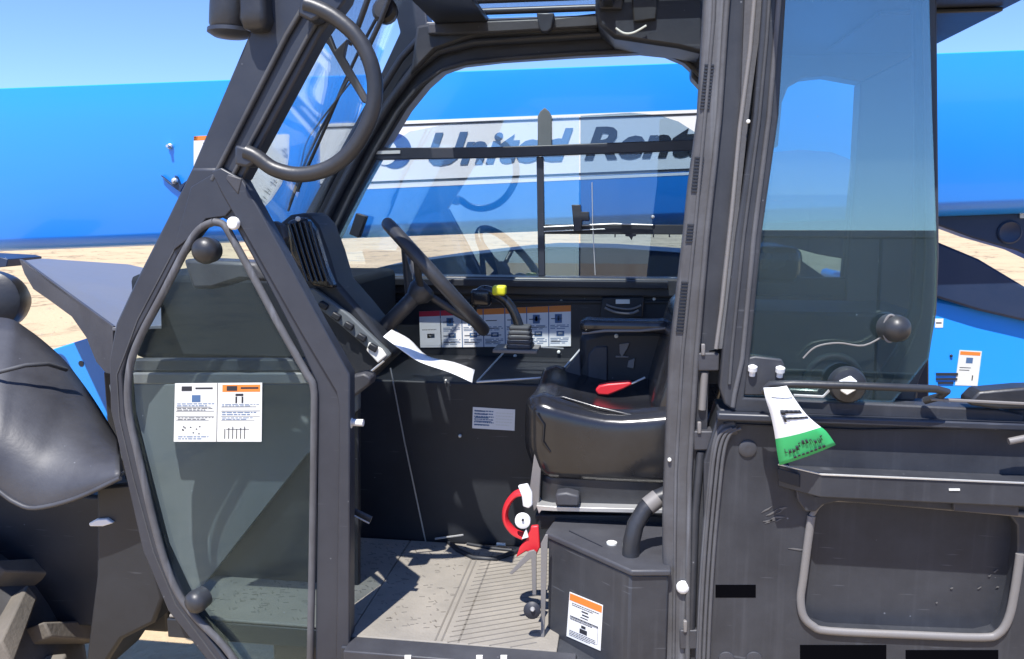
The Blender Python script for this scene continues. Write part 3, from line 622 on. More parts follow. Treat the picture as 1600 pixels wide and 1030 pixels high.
prism('switch_panel', [(576, 535), (596, 545), (604, 556), (590, 568), (572, 548)], .095, .008, M['cream'], da, .003)
tube('dash_edge_highlight', PP([(566, 592), (600, 564)], .10), .003, M['steel'], da, 8)  # bright tube paints the lit line under the dash
prism('dash_bracket', [(547, 588), (568, 583), (580, 590), (577, 602), (549, 624)], .02, .05, M['fender'], da, .006)
prism('mirror_bracket', [(425, 345), (440, 352), (445, 372), (436, 385), (424, 380)], .0, .03, M['fender'], da, .004)
bolt(440, 387, .02, .007, M['whiteplas_and_highlight'], da); bolt(466, 342, .07, .006, M['cream'], da)
# pedal
tube('pedal', PP([(546, 796), (580, 812)], -.02), .009, M['plastic'], T, 10, sq=.5)
tube('pedal', PP([(548, 803), (577, 818)], -.03), .002, M['steel'], T, 6)
# steering wheel
sw = empty('steering_wheel', (0, 0, 0), T)
a, b = P(602, 352, .20), P(752, 518, .20)
cen = (a+b)/2; u = (b-a)/2; R_ = u.length; u = u.normalized(); v = (a-CAM).lerp(b-CAM, .5); v = (v-u*v.dot(u)).normalized(); v = (v+u.cross(v)*.0).normalized()
cen = cen+Vector((0, .03, 0))
bm = bmesh.new(); add_tube(bm, [cen+(u*cos(t)+v*sin(t))*R_ for t in [2*pi*i/56 for i in range(56)]], .0165, 14, True); rim = finish('wheel_rim', bm, M['plastic'], sw, 0, 60)
nrm = u.cross(v).normalized()
if nrm.z > 0: nrm = -nrm
hub = cen+nrm*.05
for t in (0.3, 2.4, 4.4): tube('wheel_spoke', [cen+(u*cos(t)+v*sin(t))*R_*.97, cen+(u*cos(t)+v*sin(t))*R_*.45+nrm*.03, hub], .010, M['plastic'], sw, 10, sq=.6)
lathe('wheel_hub', hub+nrm*.03, -nrm, [(0, .022), (.02, .034), (.04, .034), (.05, .024)], M['plastic'], sw, 20)
tube('steering_column', [hub+nrm*.02, hub+nrm*.12+Vector((-.02, 0, -.03)), P(560, 560, .3)], .021, M['plastic'], sw, 14)
tube('column_stay', PP([(633, 385), (640, 470)], .33), .012, M['plastic'], sw, 10)
# joystick
js = empty('joystick', (0, 0, 0), T)
JY = .52
tube('grip', PP(crs([(738, 492), (742, 470), (754, 454), (772, 458), (790, 470), (803, 488), (812, 512)], 4), JY), [.012]*5+[.015]*10+[.014]*10, M['vinyl'], js, 12)
rbox('grip_head', P(736, 470, JY).x, P(768, 470, JY).x, JY-.02, JY+.02, P(750, 478, JY).z, P(750, 452, JY).z, .012, M['vinyl'], js)
rbox('grip_button', P(770, 450, JY-.01).x, P(791, 450, JY-.01).x, JY-.03, JY+.01, P(780, 461, JY-.01).z, P(780, 446, JY-.01).z, .008, M['yellow'], js)
bj = P(813, 546, JY)
for i in range(5):
    zc = bj.z+.012+i*.0135; w = .037-.0018*i
    rbox('bellows_fold', bj.x-w, bj.x+w, JY-w, JY+w, zc-.007, zc+.007, .006, M['rubber'], js)
    if i: box('bellows_line', bj.x-w+.004, bj.x+w-.004, JY-w+.002, JY-w+.006, zc-.0085, zc-.0065, M['cream'], js, 0)
box('base_plate', bj.x-.075, bj.x+.055, JY-.05, JY+.06, bj.z-.004, bj.z+.006, M['trim'], js, .002)

# --- seat -------------------------------------------------------------------------
st = empty('seat', (0, 0, 0), T)
SY = .06
xa, xb = P(818, 680, SY).x, P(1130, 680, SY).x
zt, zb = P(930, 642, SY).z, P(930, 762, SY).z
def cush(c):
    k = (c.x-xa)/(xb-xa); top = (c.z-zb)/(zt-zb)
    c.z += top*(.030*max(0, 1-k*2.2)-.018*math.sin(min(1, k*1.3)*pi)) 
    c.z -= top*.018*math.exp(-((c.y-(SY+.23))/.13)**2)
    if top < .4: c.x += (.4-top)*.06*(1-k)
    return c
rbox('seat_cushion', xa, xb, SY, SY+.46, zb, zt+.01, .05, M['vinyl'], st, cush)
tube('piping', [P(836, 640, SY+.01), P(846, 622, SY+.05), P(880, 621, SY+.06), P(930, 636, SY+.04), P(990, 650, SY+.03), P(1050, 660, SY+.03)], .004, M['vinyl'], st, 8)
tube('piping', [P(838, 646, SY+.0), P(850, 664, SY-.004), P(848, 690, SY-.004), P(860, 706, SY-.0)], .003, M['vinyl'], st, 8)
rbox('seat_backrest', P(1022, 500, .2).x, P(1130, 500, .2).x, .10, .55, P(1040, 650, .2).z, P(1040, 470, .2).z, .05, M['vinyl'], st, lambda c: Vector((c.x+(c.z-1.5)*.25, c.y, c.z)))
rbox('headrest', P(1175, 400, .35).x, P(1250, 400, .35).x, .3, .6, P(1210, 440, .35).z, P(1210, 385, .35).z, .03, M['vinyl'], st)
ar = rbox('armrest', P(907, 505, .42).x, P(1048, 505, .42).x, .36, .44, P(980, 518, .40).z, P(980, 499, .40).z, .014, M['vinyl'], st)
tube('armrest_piping', [P(910, 521, .37), P(945, 517, .36), P(1000, 517, .36), P(1040, 513, .36)], .004, M['trim'], st, 8)
prism('side_bolster', [(905, 524), (945, 514), (1045, 514), (1045, 620), (880, 620), (890, 590), (905, 560)], .46, .06, M['interior'], st, .02)
prism('side_trim', [(930, 541), (950, 541), (950, 612), (925, 618), (918, 590), (918, 555)], .455, .01, M['fender'], st, .006)
prism('side_trim', [(876, 590), (906, 548), (910, 620), (872, 620)], .445, .01, M['fender'], st, .004)
bolt(963, 525, .45, .006, M['cream'], st)
for pts in ([(968, 538), (984, 536), (980, 545), (972, 558), (968, 552)], [(982, 564), (992, 560), (990, 576), (980, 574)], [(962, 556), (982, 557), (982, 559), (962, 559)]): prism('side_catch', pts, .452, .008, M['trim'], st, .001)
# red buckle with its tongue, on the cushion
bk = prism('belt_buckle', [(930, 610), (936, 603), (950, 600), (985, 597), (988, 601), (975, 608), (950, 618), (934, 617)], .30, .03, M['red'], st, .004)
tube('buckle_tongue', PP([(984, 601), (1008, 590)], .31), .003, M['steel'], bk, 8, sq=2)
# suspension and platform
rbox('suspension_cover', P(845, 770, .1).x, P(1060, 770, .1).x, .08, .46, P(900, 800, .1).z, P(900, 735, .1).z, .02, M['plastic'], st)
prism('suspension_plate', [(838, 790), (870, 792), (1060, 797), (1060, 803), (870, 799), (846, 798), (842, 803)], .05, .4, M['steel'], st, .001)
prism('suspension_rail', [(836, 804), (1060, 806), (1060, 830), (836, 828)], .09, .35, M['interior'], st, .004)
prism('adjuster_lever', [(868, 772), (885, 770), (905, 775), (905, 792), (868, 791)], .04, .04, M['fender'], st, .005)
prism('seat_skirt', [(836, 700), (846, 720), (842, 790), (834, 800), (828, 760)], .07, .02, M['trim'], st, .002)
# base box beside the doorway
zt2 = 1.2
A1 = P(857, 832, Z=zt2); A2 = P(985, 889, Z=zt2); A3 = P(1045, 889, Z=zt2); A4 = Vector((A3.x, A1.y+.12, zt2)); A5 = Vector((A1.x+.02, A1.y+.12, zt2))
bb = prism3('seat_base', [Vector((p.x, p.y, FZ-.25)) for p in (A1, A2, A3, A4, A5)], (0, 0, zt2-FZ+.25-.014), M['black_dusty'], T, .004)
def outw(p, k=.008):
    c = (A1+A2+A3+A4+A5)/5; d = (p-c); d.z = 0; return p+d.normalized()*k
prism3('base_lid', [outw(p)-Vector((0, 0, .014)) for p in (A1, A2, A3, A4, A5)], (0, 0, .014), M['fender'], bb, .004)
ins = [A1*.75+A2*.1+A4*.15, A2*.75+A1*.1+A4*.15, A3*.8+A5*.2, A4]
prism3('lid_seam', [p+Vector((0, 0, .0005)) for p in (A1*.9+A4*.1+Vector((.02, 0, 0)), A2*.55+A1*.45+Vector((.02, .03, 0)), A2*.98+Vector((.0, .06, 0)), A2*.98+Vector((.003, .064, 0)), A2*.55+A1*.45+Vector((.02, .034, 0)), A1*.9+A4*.1+Vector((.02, .005, 0)))], (0, 0, .001), M['ink'], bb, 0)
lathe('bolt', A1*.45+A3*.4+A4*.15+Vector((0, 0, .0)), (0, 0, 1), [(0, .012), (.004, .012), (.006, .006)], M['cream'], bb, 12)
# warning sheet on the slanted side of the base
e = (A2-A1); 
def side_pt(px, py, off=.002):
    n = Vector((-e.y, e.x, 0)).normalized()
    if n.y > 0: n = -n
    d = RM @ Vector(((px-W/2)/F, -(py-H/2)/F, -1)); o = A1+n*off
    t = (o-CAM).dot(n)/d.dot(n); return CAM+d*t
q = [side_pt(*c) for c in ((890, 925), (942, 946), (938, 1017), (885, 994))]
bm = bmesh.new(); nn = Vector((-e.y, e.x, 0)).normalized(); nn = -nn if nn.y > 0 else nn
def lq(u, v, h=0): return (q[0]*(1-u)+q[1]*u)*(1-v)+(q[3]*(1-u)+q[2]*u)*v+nn*h
mats = [M['white'], M['orange'], M['ink']]
add_prism(bm, [lq(0, 0), lq(1, 0), lq(1, 1), lq(0, 1)], -nn*.001)
for u0, v0, u1, v1, mi in ((0.02, .02, .98, .17, 1), (.4, .3, .6, .33, 2), (.42, .37, .62, .4, 2), (.38, .44, .6, .46, 2), (.42, .62, .55, .68, 2), (.38, .7, .6, .8, 2), (.06, .5, .9, .507, 2), (.05, .54, .9, .546, 2), (.1, .9, .9, .905, 2), (.9, .52, .907, .9, 2))+tuple((a, b, c, d, 2) for a, b, c, d, m_ in words(.08, .9, .50, .60, 2, None)+words(.08, .85, .82, .96, 4, None)+words(.1, .9, .2, .28, 2, None)):
    bm.faces.new([bm.verts.new(lq(*c, .0005)) for c in ((u0, v0), (u1, v0), (u1, v1), (u0, v1))]).material_index = mi
finish('warning_label', bm, mats, bb, 0, 0)
# curved grab tube
gp = tube('entry_rail', [P(985, 884, -.10), P(986, 850, -.10), P(993, 820, -.09), P(1008, 795, -.08), P(1028, 778, -.07), P(1060, 765, -.06)], .019, M['plastic'], T, 14)
lathe('rail_collar', P(986, 884, -.10), (0, 0, 1), [(0, .030), (.006, .028), (.010, .02)], M['fender'], gp, 20)
lathe('rail_sleeve', P(1012, 791, -.078), P(1030, 777, -.07)-P(1012, 791, -.078), [(0, .0205), (.03, .0205)], M['trim'], gp, 16)
# red seat belt loop with its white tags
bl_ = tube('seat_belt', PP(crs([(824, 770), (806, 772), (792, 790), (790, 812), (802, 830), (818, 838)], 5), .02), .0075, M['red'], T, 10, sq=2.2)
prism('belt_tag', [(809, 760), (824, 757), (831, 770), (832, 790), (826, 795), (817, 792), (815, 776)], .0, .012, M['white'], bl_, .003)
lathe('belt_tag', P(817, 813, .0), (0, -1, 0), [(0, .019), (.008, .018), (.010, .012)], M['white'], bl_, 20)
lathe('bolt', P(817, 812, -.01), (0, -1, 0), [(0, .003), (.004, .003)], M['ink'], bl_, 8)
prism('belt_flap', [(829, 823), (841, 822), (844, 855), (838, 868), (822, 862), (806, 872), (812, 856), (822, 845)], .0, .012, M['red'], bl_, .003)
prism('belt_tag', [(822, 826), (815, 843), (826, 840)], -.005, .004, M['white'], bl_, .001)
tube('floor_cable', [P(700, 846, Z=FZ+.012), P(716, 860, Z=FZ+.012), P(740, 872, Z=FZ+.012), P(775, 874, Z=FZ+.012), P(806, 862, Z=FZ+.014), P(830, 850, Z=FZ+.02)], .008, M['interior'], T, 8)
tube('floor_cable', [P(730, 850, Z=FZ+.012), P(770, 857, Z=FZ+.012), P(800, 860, Z=FZ+.012)], .006, M['interior'], T, 8)
tube('cable_end', [P(680, 842, CY-.02), P(724, 836, CY-.03)], .003, M['steel'], T, 6)
tube('cable_end', [P(776, 850, Z=FZ+.02), P(790, 851, Z=FZ+.02)], .005, M['cream'], T, 8)
hk = prism('floor_hook', [(796, 896), (826, 862), (834, 860), (838, 864), (838, 930), (832, 930), (830, 872), (800, 898)], -.02, .006, M['trim'], T, .001)
kn = lathe('floor_latch', P(832, 952, -.06), (0, -1, .2), [(0, .018), (.01, .020), (.016, .012)], M['ink'], T, 18)
lathe('bolt', P(832, 952, -.08), (0, -1, .2), [(0, .006), (.004, .004)], M['steel'], kn, 8)
prism('edge_strip', [(845, 850), (852, 836), (856, 836), (850, 1010), (845, 1012)], -.045, .006, M['trim'], bb, .001)

# --- rear pillar of the doorway, hinges ------------------------------------------------
bp_ = prism('rear_pillar', [(1140, -60), (1196, -60), (1172, 180), (1148, 370), (1128, 545), (1108, 548), (1104, 700), (1092, 1060), (1075, 1060), (1078, 800), (1098, 400), (1118, 180)], N0-.016, .08, M['black_dusty'], T, 0)
sl_ = prism('door_seal', [(1103, -60), (1141, -60), (1137, 0), (1126, 180), (1107, 370), (1091, 560), (1083, 700), (1078, 800), (1076, 1060), (1036, 1060), (1036, 800), (1040, 700), (1046, 560), (1068, 370), (1076, 290), (1091, 180), (1101, 0)], N0-.022, .05, M['seal'], T, .008)
tube('seal_bead', PP([(1141, -60), (1134, 30), (1124, 180), (1104, 370), (1088, 560), (1077, 740), (1074, 1060)], N0-.026), .006, M['seal'], sl_, 8)
tube('seal_bead', PP([(1118, -60), (1115, 30), (1102, 180), (1085, 370), (1066, 560), (1056, 740), (1052, 1060)], N0-.022), .004, M['seal'], sl_, 8)
bm = bmesh.new()
for y0, y1 in ((100, 168), (245, 300), (350, 380), (440, 520)):
    y = y0
    while y < y1:
        f = y; xc = 1108-(y-100)*.108
        q0 = P(xc-7, y, N0-.025); q1 = P(xc+8, y+.6, N0-.025); dz = Vector((0, 0, .003))
        add_prism(bm, [q0, q1, q1-dz, q0-dz], (0, .004, 0)); y += 5.2
finish('seal_rib', bm, M['plastic'], sl_, 0, 0)['kind'] = 'stuff'
prism('hinge_backing', [(1110, -60), (1230, -60), (1215, 180), (1185, 370), (1165, 600), (1085, 600)], N0+.053, .01, M['rubber'], T, 0)
tr = prism('hinge_trim', [(1166, -60), (1196, -60), (1186, 60), (1170, 180), (1150, 370), (1132, 540), (1128, 545), (1118, 545), (1126, 460), (1140, 330), (1158, 150)], N0-.033, .03, M['seal'], T, 0)
tube('trim_bead', PP([(1184, -60), (1172, 80), (1156, 200), (1144, 330), (1128, 480), (1119, 545)], N0-.033), .0045, M['trim'], tr, 8)
for a, b in ((1169, 190), (1200, 82), (1176, 232), (1160, 375), (1152, 498)): bolt(a, b, N0-.045, .004, M['cream'], tr, h=.004)
for (x0, y0, x1, y1) in ((1090, 552, 1124, 580), (1084, 674, 1118, 704), (1062, 985, 1096, 1015)):
    h = pbox('hinge_bracket', x0, y0, x1, y1, N0-.03, .04, M['fender'], T, .003)
    pbox('hinge_pin', x0+6, y0-14, x0+12, y0+4, N0-.035, .01, M['trim'], h, .002)
tube('hinge_rod', PP([(1101, 582), (1097, 640)], N0-.02), .008, M['trim'], T, 10)
tube('hinge_rod', PP([(1095, 706), (1086, 800), (1080, 985)], N0-.02), .009, M['black_dusty'], T, 10)
bolt(1067, 917, N0-.024, .0145, M['whiteplas_and_highlight'], sl_, h=.010)
for a, b in ((1046, 718), (1031, 935)): bolt(a, b, N0-.022, .004, M['cream'], sl_)
# vertical rubber gasket bundle beside the rear body
gb = band('body_gasket', PP(crs([(1152, 668), (1134, 674), (1124, 700), (1117, 760), (1108, 860), (1102, 960), (1098, 1060)], 4), N0-.045), .030, .04, M['seal'], T, False, .006)
for k_ in (-.009, 0, .009):
    tube('gasket_bead', [p+Vector((k_, -.006, 0)) for p in PP(crs([(1150, 668), (1134, 676), (1124, 702), (1117, 760), (1108, 860), (1102, 960), (1098, 1060)], 4), N0-.045)], .0038, M['seal'], gb, 8)

# --- open door window --------------------------------------------------------------------
DY = N0-.05
dr = prism('door_frame', [(1196, -60), (1236, -60), (1228, 0), (1217, 180), (1190, 370), (1172, 560), (1162, 622), (1440, 634), (1560, 640), (1600, 648), (1600, 662), (1400, 654), (1150, 645), (1132, 632), (1124, 605), (1130, 545), (1150, 370), (1178, 180), (1190, 30)], DY, .04, M['black_dusty'], T, .004)
tube('frame_bead', PP([(1222, -60), (1212, 60), (1202, 180), (1178, 370), (1160, 560), (1148, 615), (1145, 636)], DY-.003), .005, M['seal'], dr, 8)
tube('frame_bead', PP([(1206, -60), (1198, 60), (1186, 190), (1162, 370), (1144, 545), (1140, 600)], DY-.003), .0035, M['rubber'], dr, 8)
prism('door_pane', [(1236, -60), (1228, 0), (1217, 180), (1190, 370), (1172, 560), (1162, 622), (1395, 628), (1420, 600), (1452, 560), (1464, 480), (1467, 400), (1462, 180), (1459, -60)], DY+.018, .005, M['glass_door'], dr, 0)
for v_ in bpy.data.objects['door_pane'].data.vertices: v_.co.y += (v_.co.z-1.62)*.0345
ed = prism('pane_border', [(1426, -60), (1464, -60), (1466, 180), (1468, 400), (1464, 490), (1452, 560), (1436, 596), (1430, 627), (1358, 626), (1372, 590), (1402, 545), (1424, 480), (1430, 400), (1430, 180)], DY+.058, .02, M['black'], dr, .004)
tube('border_line', PP([(1440, -60), (1444, 200), (1446, 400), (1440, 490), (1420, 545), (1392, 600)], DY+.056), .0022, M['rubber'], ed, 6)
kk = lathe('rubber_knob', P(1388, 512, DY+.01), (.45, -1, .05), [(-.004, .026), (.02, .027), (.034, .024), (.044, .014), (.047, .003)], M['plastic'], dr, 24)
tube('knob_ring', [P(1388, 512, DY+.0)+Vector((.012*cos(t)*1.0, -.012, .026*sin(t))) for t in [2*pi*i/24 for i in range(24)]], .0025, M['trim'], dr, 6, True)
# latch plate, bolts, solid disc and ring standing in for a reflection on the glass
lp = prism('latch_plate', [(1166, 560), (1180, 557), (1222, 562), (1226, 570), (1226, 618), (1162, 618)], DY+.004, .012, M['black_dusty'], dr, .003)
for a, b in ((1175, 575), (1218, 577)):
    lathe('cap_bolt', P(a, b+12, DY+.0), (0, -.25, 1), [(0, .006), (.010, .006), (.011, .009), (.02, .009), (.023, .004)], M['whiteplas_and_highlight'], lp, 14)
di = lathe('reflection_disc', P(1322, 600, DY+.0), (0, -1, 0), [(0, .036), (.012, .036), (.02, .032), (.024, .02), (.026, .005)], M['plastic'], dr, 32)
tube('reflection_ring', [P(1302, 596, DY+.03)+Vector((.052*cos(t), 0, .052*sin(t))) for t in [pi*i/24 for i in range(25)]], .007, M['rubber'], dr, 10)
prism('disc_highlight', [(1312, 596), (1330, 588), (1340, 596), (1338, 610), (1324, 618), (1314, 612)], DY-.03, .01, M['whiteplas_and_highlight'], di, .002)  # white piece paints the highlight on the reflected disc
tube('latch_wire', PP(crs([(1255, 560), (1275, 542), (1310, 536), (1350, 540), (1385, 522)], 4), DY-.0), .0018, M['trim'], dr, 6)
lr = tube('latch_rod', [P(1192, 612, DY-.03), P(1204, 601, DY-.045), P(1240, 600, DY-.05), P(1340, 603, DY-.05), P(1462, 608, DY-.05), P(1479, 612, DY-.045), P(1468, 620, DY-.03), P(1445, 626, DY-.01)], .0075, M['plastic'], T, 12)
tube('lower_rod', PP([(1240, 618), (1286, 620), (1296, 610)], DY-.01), .003, M['steel'], lr, 6)
# lever and grips at the right
prism('sill_grip', [(1516, 626), (1530, 612), (1600, 606), (1680, 604), (1680, 640), (1560, 640), (1516, 634)], DY-.02, .05, M['plastic'], T, .008)
tube('grip_edge', PP([(1455, 624), (1520, 627), (1600, 631), (1680, 634)], DY-.035), .003, M['trim'], T, 6)

# --- rear body side -----------------------------------------------------------------------
BYp = N0-.04
hole = [(1262, 850), (1256, 900), (1252, 935), (1256, 960), (1270, 976), (1295, 984), (1420, 990), (1530, 994), (1556, 988), (1572, 966), (1582, 920), (1590, 860), (1590, 822), (1578, 806), (1540, 800), (1420, 792), (1310, 784), (1282, 790), (1268, 810)]
cxh, cyh = 1420, 890
def to_rect(x, y):
    dx, dy = x-cxh, y-cyh; X0_, X1_, Y0_, Y1_ = 1100, 1760, 640, 1090
    ks = []
    if dx > 0: ks.append((X1_-cxh)/dx)
    if dx < 0: ks.append((X0_-cxh)/dx)
    if dy > 0: ks.append((Y1_-cyh)/dy)
    if dy < 0: ks.append((Y0_-cyh)/dy)
    k = min(ks); return (cxh+dx*k, cyh+dy*k)
outr = [to_rect(*h) for h in hole]
def snap(i, x, y): outr[i] = (x, y)
snap(min(range(19), key=lambda i: math.dist(outr[i], (1112, 640))), 1124, 640)
snap(min(range(19), key=lambda i: math.dist(outr[i], (1100, 1090))), 1096, 1090)
snap(min(range(19), key=lambda i: math.dist(outr[i], (1760, 640))), 1760, 640)
snap(min(range(19), key=lambda i: math.dist(outr[i], (1760, 1090))), 1760, 1090)
body = ring3('body_panel', PP(outr, BYp), PP(hole, BYp), (0, .10, 0), M['black_dusty'], T, .003)
prism('recess_panel', [(1240, 770), (1620, 790), (1610, 1010), (1240, 1010)], BYp+.03, .01, M['black_dusty'], body, 0)
tube('recess_trim', PP(crs([(1268, 806), (1262, 850), (1255, 905), (1251, 935), (1255, 962), (1270, 978), (1296, 986), (1420, 992), (1532, 996), (1560, 990), (1576, 966), (1586, 920), (1594, 866)], 4), BYp-.004), .0085, M['trim'], body, 10, sq=.8)
tube('recess_trim', PP(crs([(1268, 806), (1282, 787), (1310, 780), (1420, 788), (1590, 803), (1608, 806)], 4), BYp-.004), .006, M['trim'], body, 10, sq=.8)
pbox('slot_shade', 1118, 914, 1181, 934, BYp-.0006, .004, M['shade_black'], body, 0)
pbox('slot_shade', 1250, 1008, 1385, 1060, BYp-.0006, .004, M['shade_black'], body, 0)
pbox('slot_shade', 1415, 1016, 1560, 1060, BYp-.0006, .004, M['shade_black'], body, 0)
lathe('plug', P(1168, 701, BYp), (0, -1, 0), [(0, .018), (.003, .018), (.005, .015), (.004, .004)], M['fender'], body, 24)
for a in (1135, 1178): lathe('plug', P(a, 1030, BYp), (0, -1, 0), [(0, .017), (.003, .016), (.004, .004)], M['fender'], body, 24)
box('upper_lip', P(1120, 650, BYp-.02).x, P(1760, 650, BYp-.02).x, BYp-.03, BYp, P(1300, 664, BYp-.03).z, P(1300, 652, BYp-.03).z, M['black'], body, .004)
tube('lip_seam', PP([(1130, 662), (1340, 672), (1600, 668)], BYp-.003), .002, M['ink'], body, 6)
# protruding ledge with a bevelled left end
LYf = BYp-.055
f0, f1, f2 = P(1284, 742, LYf), P(1760, 762, LYf), P(1216, 728, BYp)
zt3 = f0.z; zt3b = f1.z; th = f0.z-P(1284, 778, LYf).z
lg = prism3('ledge', [Vector((f2.x, BYp, zt3)), Vector((f0.x, LYf, zt3)), Vector((f1.x, LYf, zt3)), Vector((f1.x, BYp, zt3))], (0, 0, -th), M['black_dusty'], body, .003)
tube('ledge_edge_highlight', [Vector((f2.x, BYp-.002, zt3+.001)), Vector((f0.x, LYf-.001, zt3+.001)), Vector((f1.x, LYf-.001, zt3+.001))], .0022, M['steel'], lg, 6)  # bright tube paints the highlight along the ledge top
prism('ledge_socket', [(1216, 732), (1250, 742), (1250, 762), (1216, 752)], BYp-.03, .005, M['interior'], lg, .001)
prism('ledge_skirt', [(1243, 757), (1275, 775), (1590, 786), (1590, 806), (1420, 793), (1310, 784), (1285, 790), (1275, 800), (1258, 800), (1246, 782)], BYp-.022, .02, M['black_dusty'], body, .003)
prism('ledge_skirt', [(1490, 783), (1592, 790), (1592, 807), (1490, 799)], BYp-.034, .01, M['fender'], body, .002)
pbox('ledge_mark', 1483, 764, 1500, 767, LYf-.002, .002, M['cream'], lg, 0)
sc = random.Random(5)
for cx_, cy_, n_, L_ in ((1212, 802, 8, 26), (1545, 905, 4, 9), (1478, 930, 2, 8), (1230, 860, 1, 40)):
    bm = bmesh.new(); yy = BYp+.027 if 1262 < cx_ < 1590 and cy_ > 800 else BYp-.0015
    if cy_ == 745: yy = LYf-.002
    for _ in range(n_):
        x_ = cx_+sc.uniform(-16, 16); y_ = cy_+sc.uniform(-14, 14); l_ = L_*sc.uniform(.4, 1); a_s = sc.uniform(-.55, -.1) if n_ > 1 else .12; w_ = sc.uniform(.5, 1.3)
        k_ = [(x_+l_*(-.5+t/3)*cos(a_s), y_+l_*(-.5+t/3)*sin(a_s)+sc.uniform(-1, 1)) for t in range(4)]
        add_prism(bm, [P(a, b-w_*(t in (1, 2))-.2, yy) for t, (a, b) in enumerate(k_)]+[P(a, b+w_*(t in (1, 2))+.2, yy) for t, (a, b) in reversed(list(enumerate(k_)))], (0, .0008, 0))
    finish('scuff_mark', bm, M['scuff'], body, 0, 0)['kind'] = 'stuff'
tube('handle_lever', PP([(1576, 690), (1600, 685), (1640, 684)], BYp-.04), .007, M['trim'], body, 8)

# --- front left: fender plate, mudguard, tyre, chassis ---------------------------------------
a_, b_, c_, d_ = P(36, 407, .45), P(176, 512, .02), P(230, 430, .80), P(66, 404, .95)
pl = prism3('mounting_plate', [a_, b_, Vector((b_.x+.1, b_.y+.05, b_.z)), P(250, 424, .85), P(200, 413, .95), d_], (0, 0, -.008), M['plate'], T, .001)
for px, py, t_ in ((129, 446, .45), (181, 446, .5), (147, 459, .4)):
    o_ = P(px, py, .35); 
    nn_ = (b_-a_).cross(d_-a_).normalized(); d = RM @ Vector(((px-W/2)/F, -(py-H/2)/F, -1)); tt = (a_-CAM).dot(nn_)/d.dot(nn_)
    lathe('bolt_hole', CAM+d*tt-Vector((0, .0, .0)), nn_ if nn_.z > 0 else -nn_, [(0, .008), (.0025, .008)], M['ink'], pl, 12)
def along(f, drop): 
    p = a_.lerp(b_, f); return p-Vector((0, 0, drop))
fl_ = [(30, 405), (36, 407), (176, 510), (176, 585), (165, 583), (150, 565), (135, 528), (112, 495), (78, 470), (52, 452), (38, 428)]
bm = bmesh.new(); fr_ = []
for px, py in fl_:
    # vertical plane through a_ and b_
    nn_ = (b_-a_).cross(Vector((0, 0, 1))).normalized(); d = RM @ Vector(((px-W/2)/F, -(py-H/2)/F, -1)); tt = (a_-CAM).dot(nn_)/d.dot(nn_); fr_.append(CAM+d*tt)
prism3('plate_flange', fr_, (.004, .006, 0), M['fender'], pl, .001)
# mudguard: a lofted moulded cover
gY = -.02
top = crs([(-260, 520), (-120, 500), (0, 497), (42, 515), (92, 556), (122, 592), (152, 635), (185, 690)], 5)
bot = crs([(-260, 700), (-120, 720), (-30, 745), (2, 770), (24, 785), (55, 794), (118, 779), (188, 747)], 5)
bm = bmesh.new(); rows = []
for i, (p_, q_) in enumerate(zip([(-260+i*1, 0) for i in range(1)]*0 or crs([(x, y, 0) for x, y in [(-260, 520), (-120, 500), (0, 497), (42, 515), (92, 556), (122, 592), (152, 635), (185, 690)]], 5), crs([(x, y, 0) for x, y in [(-260, 700), (-120, 720), (-30, 745), (2, 770), (24, 785), (55, 794), (118, 779), (188, 747)]], 5))):
    row = []
    for k in range(13):
        s = k/12; px = p_.x*(1-s)+q_.x*s; py = p_.y*(1-s)+q_.y*s
        y = gY+.36*(1-s)**1.7-.025*sin(pi*s)
        if k == 12: y += .0
        row.append(bm.verts.new(P(px, py, y)))
    row.append(bm.verts.new(P(q_.x, q_.y+1, gY+.03)+Vector((0, .02, .012))))
    rows.append(row)
for A, B in zip(rows, rows[1:]):
    for k in range(13): bm.faces.new((A[k], A[k+1], B[k+1], B[k]))
mg = finish('mudguard', bm, M['fender'], T, 0, 60); sm = mg.modifiers.new('t', 'SOLIDIFY'); sm.thickness = .006; sm.offset = 0
tube('mudguard_lip', [P(x.x, x.y, gY-.004) for x in crs([(-30, 745, 0), (2, 770, 0), (24, 785, 0), (55, 794, 0), (118, 779, 0), (188, 747, 0)], 4)], .006, M['fender'], mg, 8)
tube('mudguard_crease', [P(a, b, y) for a, b, y in ((-60, 590, .10), (0, 581, .10), (40, 571, .14), (75, 569, .19), (104, 578, .25))], .006, M['rubber'], mg, 8)
hd = lathe('headlamp', P(-10, 470, .5), (.25, -1, .1), [(-.12, .06), (-.05, .09), (0, .098), (.03, .094), (.045, .07), (.05, .01)], M['plastic'], T, 28)
# chassis
cx = box('chassis', -3.2, P(235, 800, .25).x, .30, .85, P(200, 985, .3).z, P(150, 775, .3).z, M['interior'], T, .01)
prism('step_frame', [(150, 760), (205, 755), (232, 850), (255, 935), (240, 975), (190, 1000), (150, 1060), (130, 1060), (150, 900)], .06, .2, M['interior'], T, .01)
prism('chassis_highlight', [(138, 818), (150, 812), (166, 811), (176, 818), (160, 823), (140, 823)], .05, .03, M['whiteplas_and_highlight'], cx, .003)  # white piece paints a highlight on the chassis
box('under_frame', P(400, 985, -.1).x, 1.4, -.02, 1.4, .45, FZ-.06, M['interior'], T, .01)
